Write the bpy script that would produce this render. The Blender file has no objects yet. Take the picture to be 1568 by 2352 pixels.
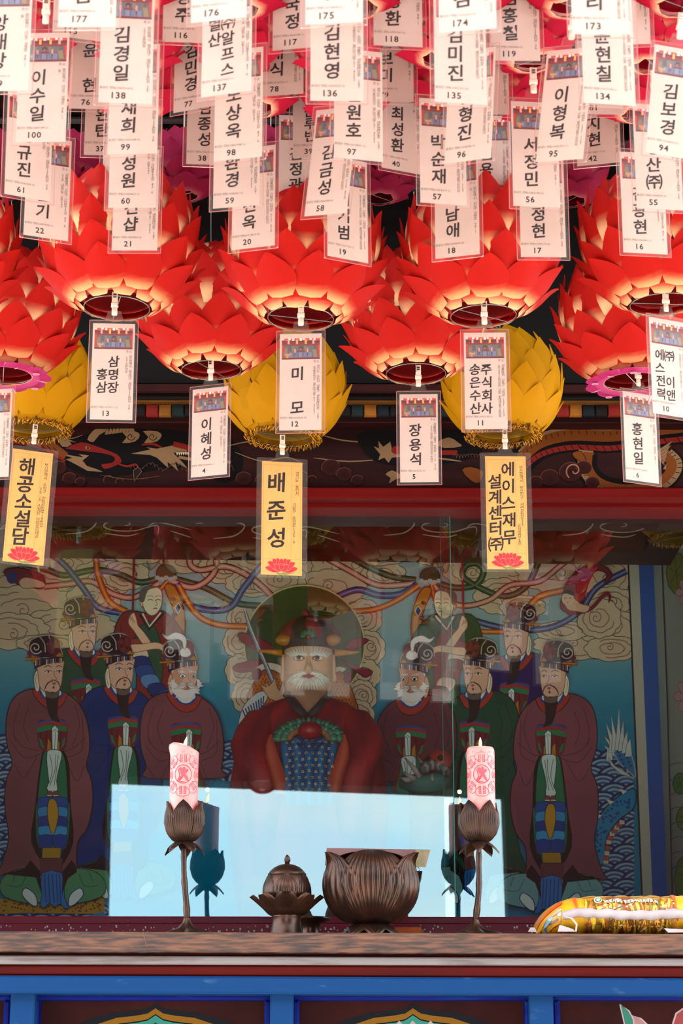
import bpy, math, random
from math import sin, cos, tan, atan, pi, radians, sqrt, floor
from mathutils import Vector, Matrix

# ---------------------------------------------------------------- camera
SC = bpy.context.scene
COL = SC.collection
EYE = 1.5                        # camera height above the court
F, CX, CY = 4900.0, 784.0, 1176.0   # focal length in pixels of the 1568 x 2352 frame
TILT = radians(16.25)
cam_d = bpy.data.cameras.new('camera')
cam = bpy.data.objects.new('camera', cam_d)
COL.objects.link(cam)
cam.location = (0, 0, EYE)
cam.rotation_euler = (pi / 2 + TILT, 0, 0)
cam_d.sensor_fit = 'VERTICAL'
cam_d.sensor_height = 36.0
cam_d.lens = F / 2352.0 * 36.0
cam_d.clip_start = 0.05
cam_d.dof.use_dof = True
cam_d.dof.focus_distance = 5.6
cam_d.dof.aperture_fstop = 9.0
SC.camera = cam

# ---------------------------------------------------------------- world sky
SKY = 5.0
world = bpy.data.worlds.new('sky')
SC.world = world
world.use_nodes = True
nt = world.node_tree
nt.nodes.clear()
w_out = nt.nodes.new('ShaderNodeOutputWorld')
w_bg = nt.nodes.new('ShaderNodeBackground')
w_tc = nt.nodes.new('ShaderNodeTexCoord')
w_map = nt.nodes.new('ShaderNodeMapping')
w_map.inputs['Scale'].default_value = (1.0, 1.0, 3.2)
w_noise = nt.nodes.new('ShaderNodeTexNoise')
w_noise.inputs['Scale'].default_value = 5.5
w_noise.inputs['Detail'].default_value = 5.0
w_noise.inputs['Roughness'].default_value = 0.5
w_ramp = nt.nodes.new('ShaderNodeValToRGB')
w_ramp.color_ramp.elements[0].position = 0.36
w_ramp.color_ramp.elements[0].color = (0.70, 0.88, 1.0, 1)
w_ramp.color_ramp.elements[1].position = 0.60
w_ramp.color_ramp.elements[1].color = (1.0, 0.985, 0.96, 1)
nt.links.new(w_tc.outputs['Generated'], w_map.inputs['Vector'])
nt.links.new(w_map.outputs['Vector'], w_noise.inputs['Vector'])
nt.links.new(w_noise.outputs['Fac'], w_ramp.inputs['Fac'])
nt.links.new(w_ramp.outputs['Color'], w_bg.inputs['Color'])
w_bg.inputs['Strength'].default_value = SKY
nt.links.new(w_bg.outputs['Background'], w_out.inputs['Surface'])

# hazy warm sun, high behind the shrine: it lights the pale court and shines down through the lanterns
sun_d = bpy.data.lights.new('sun', 'SUN')
sun_d.energy = 7.0
sun_d.color = (1.0, 0.84, 0.68)
sun_d.angle = radians(12)
sun = bpy.data.objects.new('sun', sun_d)
COL.objects.link(sun)
sun.location = (2, 12, 14)
sun.rotation_euler = (radians(-24), 0, radians(10))

# ---------------------------------------------------------------- exposure
SC.view_settings.view_transform = 'Standard'
SC.view_settings.look = 'None'
SC.view_settings.gamma = 1.0
SC.view_settings.use_curve_mapping = False
SC.view_settings.exposure = 0.30
SC.cycles.max_bounces = 10
SC.cycles.diffuse_bounces = 5
SC.cycles.glossy_bounces = 4
SC.cycles.transmission_bounces = 6
SC.cycles.transparent_max_bounces = 40
SC.cycles.caustics_reflective = False
SC.cycles.caustics_refractive = False

# ---------------------------------------------------------------- helpers
CT, ST = cos(TILT), sin(TILT)

def P(px, py, Y):
    """the point at depth Y that a pixel of the photograph looks at"""
    x = (px - CX) / F
    v = (CY - py) / F
    k = Y / (CT - v * ST)
    return Vector((x * k, Y, EYE + (ST + v * CT) * k))

def PX(px, py, X):
    """the point on the plane x = X that a pixel looks at"""
    x = (px - CX) / F
    v = (CY - py) / F
    k = X / x
    return Vector((X, (CT - v * ST) * k, EYE + (ST + v * CT) * k))

def mpp(px, py, Y):
    """metres per pixel there"""
    return (P(px + 1, py, Y) - P(px, py, Y)).length

def s2l(c):
    c = c / 255.0
    return c / 12.92 if c <= 0.04045 else ((c + 0.055) / 1.055) ** 2.4

def lin(r, g, b, k=1.0):
    return (min(.95, s2l(r) * k), min(.95, s2l(g) * k), min(.95, s2l(b) * k), 1.0)

def lerp(a, b, t):
    return tuple(a[i] + (b[i] - a[i]) * t for i in range(len(a)))

def sstep(a, b, x):
    t = max(0., min(1., (x - a) / (b - a)))
    return t * t * (3 - 2 * t)

def nodes_mat(name):
    m = bpy.data.materials.new(name)
    m.use_nodes = True
    return m, m.node_tree, m.node_tree.nodes['Principled BSDF']

def mat(name, c1, c2=None, rough=0.6, scale=(8, 8, 8), detail=6, metal=0.0, bump=0.0, lo=0.35, hi=0.65, spec=0.08, coat=0.0):
    """painted or plain surface; with c2 a noise mixes the two colours"""
    m, t, b = nodes_mat(name)
    b.inputs['Roughness'].default_value = rough
    b.inputs['Metallic'].default_value = metal
    b.inputs['Specular IOR Level'].default_value = spec
    b.inputs['Coat Weight'].default_value = coat
    if c2 is None and not bump:
        b.inputs['Base Color'].default_value = c1
        c2 = tuple(x * 0.9 for x in c1[:3]) + (1,)
    tc = t.nodes.new('ShaderNodeTexCoord')
    mp = t.nodes.new('ShaderNodeMapping')
    mp.inputs['Scale'].default_value = scale
    nz = t.nodes.new('ShaderNodeTexNoise')
    nz.inputs['Scale'].default_value = 1.0
    nz.inputs['Detail'].default_value = detail
    rp = t.nodes.new('ShaderNodeValToRGB')
    rp.color_ramp.elements[0].position = lo
    rp.color_ramp.elements[0].color = c1
    rp.color_ramp.elements[1].position = hi
    rp.color_ramp.elements[1].color = c2 or c1
    t.links.new(tc.outputs['Object'], mp.inputs['Vector'])
    t.links.new(mp.outputs['Vector'], nz.inputs['Vector'])
    t.links.new(nz.outputs['Fac'], rp.inputs['Fac'])
    t.links.new(rp.outputs['Color'], b.inputs['Base Color'])
    if bump:
        bp = t.nodes.new('ShaderNodeBump')
        bp.inputs['Strength'].default_value = bump
        bp.inputs['Distance'].default_value = 0.004
        t.links.new(nz.outputs['Fac'], bp.inputs['Height'])
        t.links.new(bp.outputs['Normal'], b.inputs['Normal'])
    return m

def attr_mat(name, rough=0.7, spec=0.3, transl=0.0, coat=0.0):
    """takes its colour from the painted colour attribute"""
    m, t, b = nodes_mat(name)
    b.inputs['Roughness'].default_value = rough
    b.inputs['Specular IOR Level'].default_value = spec
    b.inputs['Coat Weight'].default_value = coat
    a = t.nodes.new('ShaderNodeAttribute')
    a.attribute_name = 'Col'
    t.links.new(a.outputs['Color'], b.inputs['Base Color'])
    if transl:
        tr = t.nodes.new('ShaderNodeBsdfTranslucent')
        mx = t.nodes.new('ShaderNodeMixShader')
        mx.inputs['Fac'].default_value = transl
        t.links.new(a.outputs['Color'], tr.inputs['Color'])
        t.links.new(b.outputs['BSDF'], mx.inputs[1])
        t.links.new(tr.outputs['BSDF'], mx.inputs[2])
        t.links.new(mx.outputs['Shader'], t.nodes['Material Output'].inputs['Surface'])
    return m

def tag(o, label=None, cat=None, group=None, kind=None):
    if label: o['label'] = label
    if cat: o['category'] = cat
    if group: o['group'] = group
    if kind: o['kind'] = kind
    return o

def empty(name, loc, label=None, cat=None, group=None, kind=None, rot=(0, 0, 0)):
    o = bpy.data.objects.new(name, None)
    o.empty_display_size = 0.05
    o.location = loc
    o.rotation_euler = rot
    COL.objects.link(o)
    return tag(o, label, cat, group, kind)

def make_mesh(name, V, FC, cols=None, smooth=False):
    me = bpy.data.meshes.new(name)
    me.from_pydata([tuple(v) for v in V], [], FC)
    if cols is not None:
        ca = me.color_attributes.new('Col', 'FLOAT_COLOR', 'POINT')
        flat = []
        for c in cols:
            flat.extend((c[0], c[1], c[2], 1.0))
        ca.data.foreach_set('color', flat)
    if smooth:
        me.polygons.foreach_set('use_smooth', [True] * len(me.polygons))
    me.update()
    return me

def link(name, me, m, parent=None, loc=None, rot=None):
    o = bpy.data.objects.new(name, me)
    if m is not None and not me.materials:
        me.materials.append(m)
    COL.objects.link(o)
    if parent is not None:
        o.parent = parent
    if loc is not None:
        o.location = loc
    if rot is not None:
        o.rotation_euler = rot
    return o

class MB:
    """collects shapes into one mesh"""
    def __init__(self, off=(0, 0, 0)):
        self.V, self.F, self.C = [], [], []
        self.off = Vector(off)
        self.col = None
    def add(self, V, FC, col=None):
        n = len(self.V)
        self.V += [Vector(v) - self.off for v in V]
        self.F += [tuple(i + n for i in f) for f in FC]
        c = col or self.col or (1, 1, 1, 1)
        self.C += [c] * len(V)
        return self
    def hexa(self, c8, col=None):
        return self.add(c8, [(0, 3, 2, 1), (4, 5, 6, 7), (0, 1, 5, 4), (1, 2, 6, 5), (2, 3, 7, 6), (3, 0, 4, 7)], col)
    def box(self, lo, hi, col=None):
        (a, b, c), (d, e, f) = lo, hi
        return self.hexa([(a, b, c), (d, b, c), (d, e, c), (a, e, c), (a, b, f), (d, b, f), (d, e, f), (a, e, f)], col)
    def bevel_box(self, lo, hi, r, col=None):
        """box whose front (low y) edges are chamfered"""
        (a, b, c), (d, e, f) = lo, hi
        V = [(a, e, c), (d, e, c), (d, e, f), (a, e, f), (a, b + r, c), (d, b + r, c), (d, b + r, f), (a, b + r, f),
             (a + r, b, c + r), (d - r, b, c + r), (d - r, b, f - r), (a + r, b, f - r)]
        FC = [(0, 1, 2, 3), (0, 4, 5, 1), (1, 5, 6, 2), (2, 6, 7, 3), (3, 7, 4, 0), (4, 8, 9, 5), (5, 9, 10, 6), (6, 10, 11, 7), (7, 11, 8, 4), (8, 11, 10, 9)]
        return self.add(V, FC, col)
    def tube(self, pts, r, n=8, col=None, cap=True):
        pts = [Vector(p) for p in pts]
        rs = r if isinstance(r, (list, tuple)) else [r] * len(pts)
        V, FC = [], []
        ref = None
        for i, p in enumerate(pts):
            d = (pts[min(i + 1, len(pts) - 1)] - pts[max(i - 1, 0)]).normalized()
            if ref is None:
                ref = Vector((0, 0, 1)) if abs(d.z) < 0.9 else Vector((1, 0, 0))
            a = (ref - d * ref.dot(d)).normalized()
            ref = a
            b = d.cross(a)
            for k in range(n):
                t = 2 * pi * k / n
                V.append(p + (a * cos(t) + b * sin(t)) * rs[i])
        for i in range(len(pts) - 1):
            for k in range(n):
                k2 = (k + 1) % n
                FC.append((i * n + k, i * n + k2, (i + 1) * n + k2, (i + 1) * n + k))
        if cap:
            FC.append(tuple(range(n))[::-1])
            FC.append(tuple((len(pts) - 1) * n + k for k in range(n)))
        return self.add(V, FC, col)
    def lathe(self, prof, n=32, c=(0, 0, 0), flute=None, col=None, close=True):
        """prof: (r, z) list; flute(a, i) scales the radius"""
        V, FC = [], []
        for i, (r, z) in enumerate(prof):
            for k in range(n):
                a = 2 * pi * k / n
                q = r * (flute(a, i) if flute else 1.0)
                V.append((c[0] + q * cos(a), c[1] + q * sin(a), c[2] + z))
        for i in range(len(prof) - 1):
            for k in range(n):
                k2 = (k + 1) % n
                FC.append((i * n + k, i * n + k2, (i + 1) * n + k2, (i + 1) * n + k))
        if close:
            FC.append(tuple(range(n))[::-1])
            FC.append(tuple((len(prof) - 1) * n + k for k in range(n)))
        return self.add(V, FC, col)
    def ball(self, c, r, n=12, m=8, col=None):
        rx, ry, rz = r if isinstance(r, (tuple, list)) else (r, r, r)
        V, FC = [], []
        for i in range(m + 1):
            t = pi * i / m
            for k in range(n):
                a = 2 * pi * k / n
                V.append((c[0] + rx * max(sin(t), 1e-4) * cos(a), c[1] + ry * max(sin(t), 1e-4) * sin(a), c[2] - rz * cos(t)))
        for i in range(m):
            for k in range(n):
                k2 = (k + 1) % n
                FC.append((i * n + k, i * n + k2, (i + 1) * n + k2, (i + 1) * n + k))
        return self.add(V, FC, col)
    def grid(self, rows, col=None, cols=None):
        """rows: list of equally long rows of points"""
        n = len(rows[0])
        V = [p for r in rows for p in r]
        FC = [(i * n + k, i * n + k + 1, (i + 1) * n + k + 1, (i + 1) * n + k) for i in range(len(rows) - 1) for k in range(n - 1)]
        m = len(self.V)
        self.add(V, FC, col)
        if cols:
            self.C[m:] = cols
        return self
    def mesh(self, name, smooth=False, colored=False):
        return make_mesh(name, self.V, self.F, self.C if colored else None, smooth)
    def build(self, name, m, parent=None, smooth=False, colored=False):
        return link(name, self.mesh(name, smooth, colored), m, parent)

def spline(pts, closed=False, n=6):
    """Catmull-Rom through 2-D (or 3-D) points"""
    out, N = [], len(pts)
    rng = range(N) if closed else range(N - 1)
    for i in rng:
        p1, p2 = pts[i % N], pts[(i + 1) % N]
        p0 = pts[(i - 1) % N] if closed or i > 0 else p1
        p3 = pts[(i + 2) % N] if closed or i + 2 < N else p2
        for k in range(n):
            t = k / n
            out.append(tuple(0.5 * (2 * b + (c - a) * t + (2 * a - 5 * b + 4 * c - d) * t * t + (3 * b - a - 3 * c + d) * t ** 3)
                             for a, b, c, d in zip(p0, p1, p2, p3)))
    if not closed:
        out.append(tuple(pts[-1]))
    return out

class Art:
    """flat paint: polygons and brush lines laid on a real surface.  mp(x, y, h) -> point; h = thickness of the paint layer"""
    def __init__(self, mp, gain=1.0, step=0.00002, h0=0.0004, cnt=None):
        self.mp, self.gain, self.step, self.h0 = mp, gain, step, h0
        self.cnt = cnt if cnt is not None else [0]
        self.V, self.F, self.C = [], [], []
    def _h(self):
        self.cnt[0] += 1
        return self.h0 + self.cnt[0] * self.step
    def c(self, col):
        return lin(col[0], col[1], col[2], self.gain)
    def poly(self, pts, col, smooth=0, shade=None):
        if smooth:
            pts = spline(pts, True, smooth)
        h, n = self._h(), len(self.V)
        for p in pts:
            self.V.append(self.mp(p[0], p[1], h))
            self.C.append(self.c(shade(p[0], p[1])) if shade else self.c(col))
        self.F.append(tuple(range(n, n + len(pts))))
    def fan(self, pts, center, col, col_in, smooth=0):
        if smooth:
            pts = spline(pts, True, smooth)
        h, n = self._h(), len(self.V)
        self.V.append(self.mp(center[0], center[1], h)); self.C.append(self.c(col_in))
        for p in pts:
            self.V.append(self.mp(p[0], p[1], h)); self.C.append(self.c(col))
        m = len(pts)
        for k in range(m):
            self.F.append((n, n + 1 + k, n + 1 + (k + 1) % m))
    def ell(self, cx, cy, rx, ry, col, rot=0, n=20, col_in=None):
        cr, sr = cos(rot), sin(rot)
        pts = []
        for k in range(n):
            a = 2 * pi * k / n
            x, y = rx * cos(a), ry * sin(a)
            pts.append((cx + x * cr - y * sr, cy + x * sr + y * cr))
        if col_in: self.fan(pts, (cx, cy), col, col_in)
        else: self.poly(pts, col)
    def line(self, pts, w, col, smooth=5, closed=False, taper=False, same=False):
        if smooth:
            pts = spline(pts, closed, smooth)
        h = self.h0 + self.cnt[0] * self.step if same else self._h()
        n, N = len(self.V), len(pts)
        for i, p in enumerate(pts):
            a = pts[(i - 1) % N] if closed or i > 0 else p
            b = pts[(i + 1) % N] if closed or i < N - 1 else p
            dx, dy = b[0] - a[0], b[1] - a[1]
            L = math.hypot(dx, dy) or 1
            ww = w * 0.5
            if taper:
                t = i / max(1, N - 1)
                ww *= 0.25 + 0.75 * sin(pi * min(1, t * 1.0 + 0.02)) ** 0.6
            nx, ny = -dy / L * ww, dx / L * ww
            self.V.append(self.mp(p[0] + nx, p[1] + ny, h))
            self.V.append(self.mp(p[0] - nx, p[1] - ny, h))
            self.C += [self.c(col)] * 2
        for i in range(N if closed else N - 1):
            j = (i + 1) % N
            self.F.append((n + 2 * i, n + 2 * j, n + 2 * j + 1, n + 2 * i + 1))
    def outline(self, pts, col, lw, lcol, smooth=0, shade=None):
        if smooth: pts = spline(pts, True, smooth)
        self.poly(pts, col, 0, shade)
        self.line(pts, lw, lcol, 0, True)
    def build(self, name, m, parent=None):
        off = parent.location if parent is not None and parent.parent is None else Vector((0, 0, 0))
        if parent is not None and parent.parent is not None:
            off = parent.parent.location
        o = link(name, make_mesh(name, [v - off for v in self.V], self.F, self.C), m, parent)
        return o

def spiral(cx, cy, r0, turns, a0=0, n=22, d=1, ry=1.0):
    pts = []
    for i in range(n):
        t = i / (n - 1)
        r = r0 * (1 - 0.85 * t)
        a = a0 + d * turns * 2 * pi * t
        pts.append((cx + r * cos(a), cy + r * sin(a) * ry))
    return pts

M_PAINT = attr_mat('painted_surface', 0.8, 0.05)
# ================================================================ THE SETTING
Y_SHELF, Y_CANDLE, Y_GLASS, Y_STATUE, Y_MURAL = 5.28, 5.45, 5.93, 6.5, 6.85
X_SIDE = 1.035
random.seed(5)

K = 0.42                                             # paints are darker than they photograph
M_worn = mat('worn_brown_wood', lin(74, 48, 40, K), lin(140, 84, 56, K), 0.75, (3, 30, 22), 8, bump=0.5, lo=.42, hi=.72)
M_red = mat('red_painted_wood', lin(128, 30, 24, K), lin(104, 24, 22, K), 0.5, (2, 30, 30), 6, bump=0.15)
M_redbeam = mat('deep_red_beam', lin(132, 14, 12, K), lin(112, 12, 12, K), 0.5, (2, 30, 30), 6, bump=0.15)
M_wine = mat('wine_painted_sill', lin(112, 34, 46, K), lin(96, 32, 46, K), 0.35, (3, 40, 40), 6, bump=0.1)
M_chalk = mat('chalky_white_paint', lin(186, 178, 180, K), lin(112, 82, 80, K), 0.7, (4, 30, 40), 8, lo=.5, hi=.8, bump=0.2)
M_blue = mat('bright_blue_paint', lin(14, 96, 178, .25), lin(110, 150, 200, .30), 0.6, (14, 30, 40), 9, lo=.62, hi=.86, bump=0.2, spec=.12)
M_navy = mat('ultramarine_paint', lin(8, 30, 136, K), lin(20, 70, 150, K), 0.5, (6, 40, 40), 8, lo=.55, hi=.8)
M_maroon = mat('dark_maroon_board', lin(76, 32, 30, K), lin(60, 26, 28, K), 0.7, (10, 10, 10), 8)
M_dark = mat('dark_brown_wood', lin(58, 20, 18, K), lin(40, 14, 14, K), 0.6, (3, 30, 30), 6)
M_black = mat('black_lacquer', lin(20, 14, 14, K), lin(28, 18, 18, K), 0.5, (5, 20, 20))
M_ochre = mat('ochre_paint', lin(132, 82, 30, K), lin(108, 66, 28, K), 0.6, (8, 20, 20))
M_plaster = mat('grey_plaster', lin(120, 128, 124, K), lin(104, 112, 112, K), 0.9, (3, 3, 3))
M_soffit = mat('brown_lintel_wood', lin(70, 46, 28, .8), lin(84, 46, 28, .8), 0.45, (3, 12, 12), 6, lo=.4, hi=.7)
M_court = mat('pale_granite_court', lin(222, 212, 200), lin(206, 197, 186), 0.9, (3, 3, 3), bump=0.2)
M_timber = mat('pavilion_timber', lin(70, 34, 30, K), lin(52, 26, 24, K), 0.8, (3, 3, 12))
M_tile = mat('grey_roof_tile', lin(70, 72, 76, K), lin(54, 56, 60, K), 0.9, (6, 6, 6))

def zrail(yl, yr, Y):
    a, b = P(0, yl, Y), P(1568, yr, Y)
    m = (b.z - a.z) / (b.x - a.x)
    return lambda X: a.z + m * (X - a.x)

def rail(name, t, bt, Yf, Yb, m, parent=None, x0=-1.6, x1=1.6, ch=0.003):
    """long moulding; t, bt = (left, right) pixel rows of its top and lower edge at the front"""
    zt, zb = zrail(t[0], t[1], Yf), zrail(bt[0], bt[1], Yf)
    off = Vector((0, 0, 0)) if parent is None else parent.location
    rows = []
    for X in (x0, x1):
        A, B = zb(X), zt(X)
        rows.append([Vector(p) - off for p in ((X, Yb, A), (X, Yf + ch, A), (X, Yf, A + ch), (X, Yf, B - ch), (X, Yf + ch, B), (X, Yb, B))])
    mb = MB()
    V = rows[0] + rows[1]
    FC = [(i, (i + 1) % 6, 6 + (i + 1) % 6, 6 + i) for i in range(6)] + [(5, 4, 3, 2, 1, 0), (6, 7, 8, 9, 10, 11)]
    mb.add(V, FC)
    return mb.build(name, m, parent)

# the court and the eave
floor_mb = MB(); floor_mb.box((-14, -26, -0.1), (14, 5.2, 0)); o = floor_mb.build('floor', M_court); tag(o, kind='structure')
o = MB().box((-2.4, 4.7, 4.40), (2.4, 7.4, 4.48)).build('ceiling', M_dark); tag(o, kind='structure')
for k in range(9):                                    # rafters of the eave
    x = -1.8 + 0.45 * k
    MB().box((x - .05, 4.62, 4.29), (x + .05, 5.95, 4.40)).build('rafter', M_black, o)

# front wall of the shrine below the shelf
wf = empty('wall_front', (0, 5.4, 0), kind='structure')
wo = wf.location
o = MB(wo).box((-1.6, 5.47, 0.0), (1.6, 5.5, 1.9)).build('back_board', M_maroon, wf)
rail('shadow_rail', (2183, 2188), (2196, 2200), 5.34, 5.46, M_red, wf)
rail('chalky_rail', (2194, 2201), (2214, 2218), 5.31, 5.46, M_chalk, wf)
rail('red_rail', (2214, 2218), (2242, 2249), 5.325, 5.46, M_red, wf, ch=0.006)
rail('blue_rail', (2240, 2247), (2281, 2286), 5.30, 5.46, M_blue, wf, ch=0.005)
zb = P(800, 2345, 5.33).z - 0.35
for x0, x1 in ((24, 80), (620, 674), (1215, 1270)):
    a, b = P(x0, 2290, 5.33), P(x1, 2290, 5.33)
    MB(wo).bevel_box((a.x, 5.33, zb), (b.x, 5.47, P(800, 2276, 5.33).z), 0.004).build('post', M_blue, wf)
panels = ((-560, 12), (92, 608), (688, 1203), (1283, 1800))
for i, (x0, x1) in enumerate(panels):
    a, b = P(x0, 2300, 5.40).x, P(x1, 2300, 5.40).x
    zt = P(800, 2298, 5.40).z
    w = 0.0185
    MB(wo).bevel_box((a - w, 5.375, zt), (b + w, 5.47, zt + 0.04), 0.006).build('panel_frame', M_navy, wf)
    MB(wo).bevel_box((a - w, 5.375, zb), (a, 5.47, zt), 0.006).build('panel_frame', M_navy, wf)
    MB(wo).bevel_box((b, 5.375, zb), (b + w, 5.47, zt), 0.006).build('panel_frame', M_navy, wf)
    MB(wo).box((a, 5.43, zb), (b, 5.468, zt)).build('maroon_panel', M_maroon, wf)
# painted cusped cartouches on the panels
for cx in (357, 948, -235):
    A = Art(lambda x, y, h: P(x, y, 5.43) + Vector((0, -h, 0)), 0.6)
    def cusp(dy, sx):
        pts = []
        for s in (-1, 1):
            half = [(260 * sx, 95 + dy), (225 * sx, 72 + dy), (190 * sx, 50 + dy), (150 * sx, 33 + dy), (100 * sx, 18 + dy), (50 * sx, 13 + dy), (18, 8 + dy), (0, -4 + dy)]
            if s < 0:
                pts += [(cx - x, 2308 + y) for x, y in half]
            else:
                pts += [(cx + x, 2308 + y) for x, y in reversed(half)][1:]
        return pts + [(cx + 260, 2560), (cx - 260, 2560)]
    A.poly(cusp(0, 1.0), (34, 36, 42))
    A.poly(cusp(12, .90), (150, 104, 36))
    A.poly(cusp(25, .84), (20, 24, 30))
    A.poly(cusp(28, .82), (64, 150, 134))
    A.poly(cusp(44, .78), (34, 92, 88))
    A.poly(cusp(47, .77), (40, 34, 34))
    if cx == 948:
        for q in (-32, -1, 40):
            A.poly([(cx + q - 22, 2375), (cx + q - 6, 2352), (cx + q, 2344), (cx + q + 8, 2352), (cx + q + 24, 2378)], (196, 176, 178))
            A.poly([(cx + q - 12, 2375), (cx + q, 2352), (cx + q + 14, 2378)], (150, 96, 108))
    A.build('painted_cartouche', M_PAINT, wf)
A = Art(lambda x, y, h: P(x, y, 5.43) + Vector((0, -h, 0)), 0.6)
A.outline([(1423, 2306), (1444, 2322), (1456, 2345), (1470, 2380), (1440, 2380)], (70, 140, 124), 3, (200, 190, 186))
A.outline([(1452, 2332), (1472, 2340), (1495, 2362), (1510, 2390), (1462, 2390)], (190, 140, 140), 3, (210, 190, 190))
A.outline([(1545, 2350), (1552, 2328), (1575, 2312), (1610, 2330), (1620, 2400), (1540, 2400)], (170, 80, 84), 4, (205, 180, 180))
A.build('painted_lotus', M_PAINT, wf)

# sill behind the shelf and the frame of the window
rail('trim_1', (2104, 2106), (2123, 2124), 5.86, 6.0, M_wine, ch=0.004)['kind'] = 'structure'
o = rail('trim_2', (2121, 2122), (2190, 2190), 5.80, 6.0, M_wine); o['kind'] = 'structure'
random.seed(8)
zs = zrail(2121, 2122, 5.80)
dm = MB()
for k in range(150):                                   # paint splashes on the lower sill
    x = random.uniform(-.95, .95); z = zs(x) - random.uniform(.003, .022); r = random.uniform(.0006, .0022)
    dm.box((x - r, 5.7990, z - r * random.uniform(1, 3)), (x + r, 5.8001, z + r))
q = dm.build('paint_splashes', M_chalk, o); q['kind'] = 'stuff'
rail('trim_3', (1117, 1119), (1143, 1145), 5.78, 6.0, M_redbeam, ch=0.004)['kind'] = 'structure'
rail('trim_4', (1142, 1144), (1165, 1167), 5.84, 6.0, M_redbeam, ch=0.003)['kind'] = 'structure'

# painted frieze and the mouldings above it
rail('wall_frieze', (968, 970), (1120, 1121), 5.82, 5.95, M_dark)['kind'] = 'structure'
rail('trim_5', (950, 952), (970, 972), 5.76, 5.95, M_dark)['kind'] = 'structure'
o = rail('trim_6', (921, 923), (954, 956), 5.74, 5.95, M_black); o['kind'] = 'structure'
cols = [mat('dentil_paint_' + str(k), lin(*c, 1.0), lin(*[x * .8 for x in c], 1.0), 0.6, (20, 20, 20))
        for k, c in enumerate(((22, 26, 32), (24, 18, 18), (118, 30, 24), (132, 80, 28), (26, 36, 36)))]
seq = [2, 3, 0, 1]
for k in range(-2, 56):
    x0 = P(-20 + 29.5 * k, 940, 5.72).x
    x1 = P(-20 + 29.5 * (k + 1), 940, 5.72).x
    z0, z1 = P(800, 953, 5.72).z, P(800, 927, 5.72).z
    MB().bevel_box((x0 + .001, 5.722, z0), (x1 - .001, 5.742, z1), 0.003).build('dentil_block', cols[seq[k % 4] if k % 7 else 4], o)
rail('trim_7', (914, 916), (922, 924), 5.70, 5.95, M_ochre)['kind'] = 'structure'
rail('trim_8', (896, 898), (915, 917), 5.69, 5.95, M_black)['kind'] = 'structure'
rail('trim_9', (880, 882), (897, 899), 5.67, 5.95, M_maroon)['kind'] = 'structure'
rail('trim_10', (262, 262), (881, 883), 5.70, 5.95, M_black)['kind'] = 'structure'

# glass room of the shrine: walls, roof and the lintel inside
zt = 3.85
bw = MB().box((-1.3, Y_MURAL + .04, 0.9), (X_SIDE + .3, Y_MURAL + .12, zt)).build('wall_back', M_plaster); bw['kind'] = 'structure'
MB().box((X_SIDE + .04, Y_GLASS + .03, 0.9), (X_SIDE + .12, Y_MURAL + .04, zt)).build('wall_right', M_plaster)['kind'] = 'structure'
MB().box((-1.30, Y_GLASS + .03, 0.9), (-1.22, Y_MURAL + .04, zt)).build('wall_left', M_plaster)['kind'] = 'structure'
o = MB().box((-1.3, Y_GLASS - .1, zt), (X_SIDE + .12, Y_MURAL + .12, zt + .06)).build('ceiling_inner', M_dark); o['kind'] = 'structure'
MB().box((-1.3, Y_GLASS + .08, 1.35), (X_SIDE + .04, Y_MURAL + .04, P(708, 2150, 6.5).z)).build('floor_inner', M_maroon)['kind'] = 'structure'
zc, zd = zrail(1120, 1120, 6.35), zrail(1252, 1270, 6.35)
lm = MB()
lm.hexa([(-1.25, 6.35, zd(-1.25)), (X_SIDE - .1, 6.35, zd(X_SIDE - .1)), (X_SIDE - .1, 6.5, zd(X_SIDE - .1)), (-1.25, 6.5, zd(-1.25)),
         (-1.25, 6.35, zt), (X_SIDE - .1, 6.35, zt), (X_SIDE - .1, 6.5, zt), (-1.25, 6.5, zt)])
lintel = lm.build('trim_11', M_soffit); lintel['kind'] = 'structure'
zz = zd(X_SIDE)
MB().box((X_SIDE - .1, 5.98, zz + .0), (X_SIDE + .04, 6.5, zt)).build('trim_12', M_soffit)['kind'] = 'structure'
A = Art(lambda x, y, h: P(x, y, 6.35) + Vector((0, -h, 0)), 2.4)
for cx, cy in ((280, 1205), (620, 1215), (1010, 1208), (1420, 1208), (-60, 1210)):
    c = (122, 112, 98)
    A.line(spiral(cx, cy, 62, 1.1, 0.4, 20, 1, .28), 3.2, c, 3, taper=True)
    A.line([(cx - 120, cy - 20), (cx - 60, cy - 10), (cx - 80, cy + 15), (cx - 130, cy + 22)], 3.2, c, taper=True)
    A.line([(cx - 170, cy - 12), (cx - 90, cy - 22), (cx, cy - 22)], 2.6, c, taper=True)
    A.line([(cx + 60, cy + 5), (cx + 85, cy - 5), (cx + 160, cy + 12)], 2.8, c, taper=True)
    A.line([(cx + 30, cy + 15), (cx + 80, cy + 2), (cx + 82, cy + 24)], 2.8, c, taper=True)
    A.line([(cx + 110, cy + 14), (cx + 160, cy + 30)], 2.4, c, taper=True)
    A.line([(cx + 60, cy - 22), (cx + 120, cy - 18)], 2.4, c, taper=True)
    A.line([(cx - 40, cy + 20), (cx + 10, cy + 26), (cx + 40, cy + 20)], 2.8, c, taper=True)
for cx in (425, 830, 1200, 100):
    c = (112, 102, 90)
    A.line([(cx - 30, 1172), (cx, 1180), (cx + 35, 1172)], 3, c, taper=True)
A.build('painted_scrolls', M_PAINT, lintel)

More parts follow.
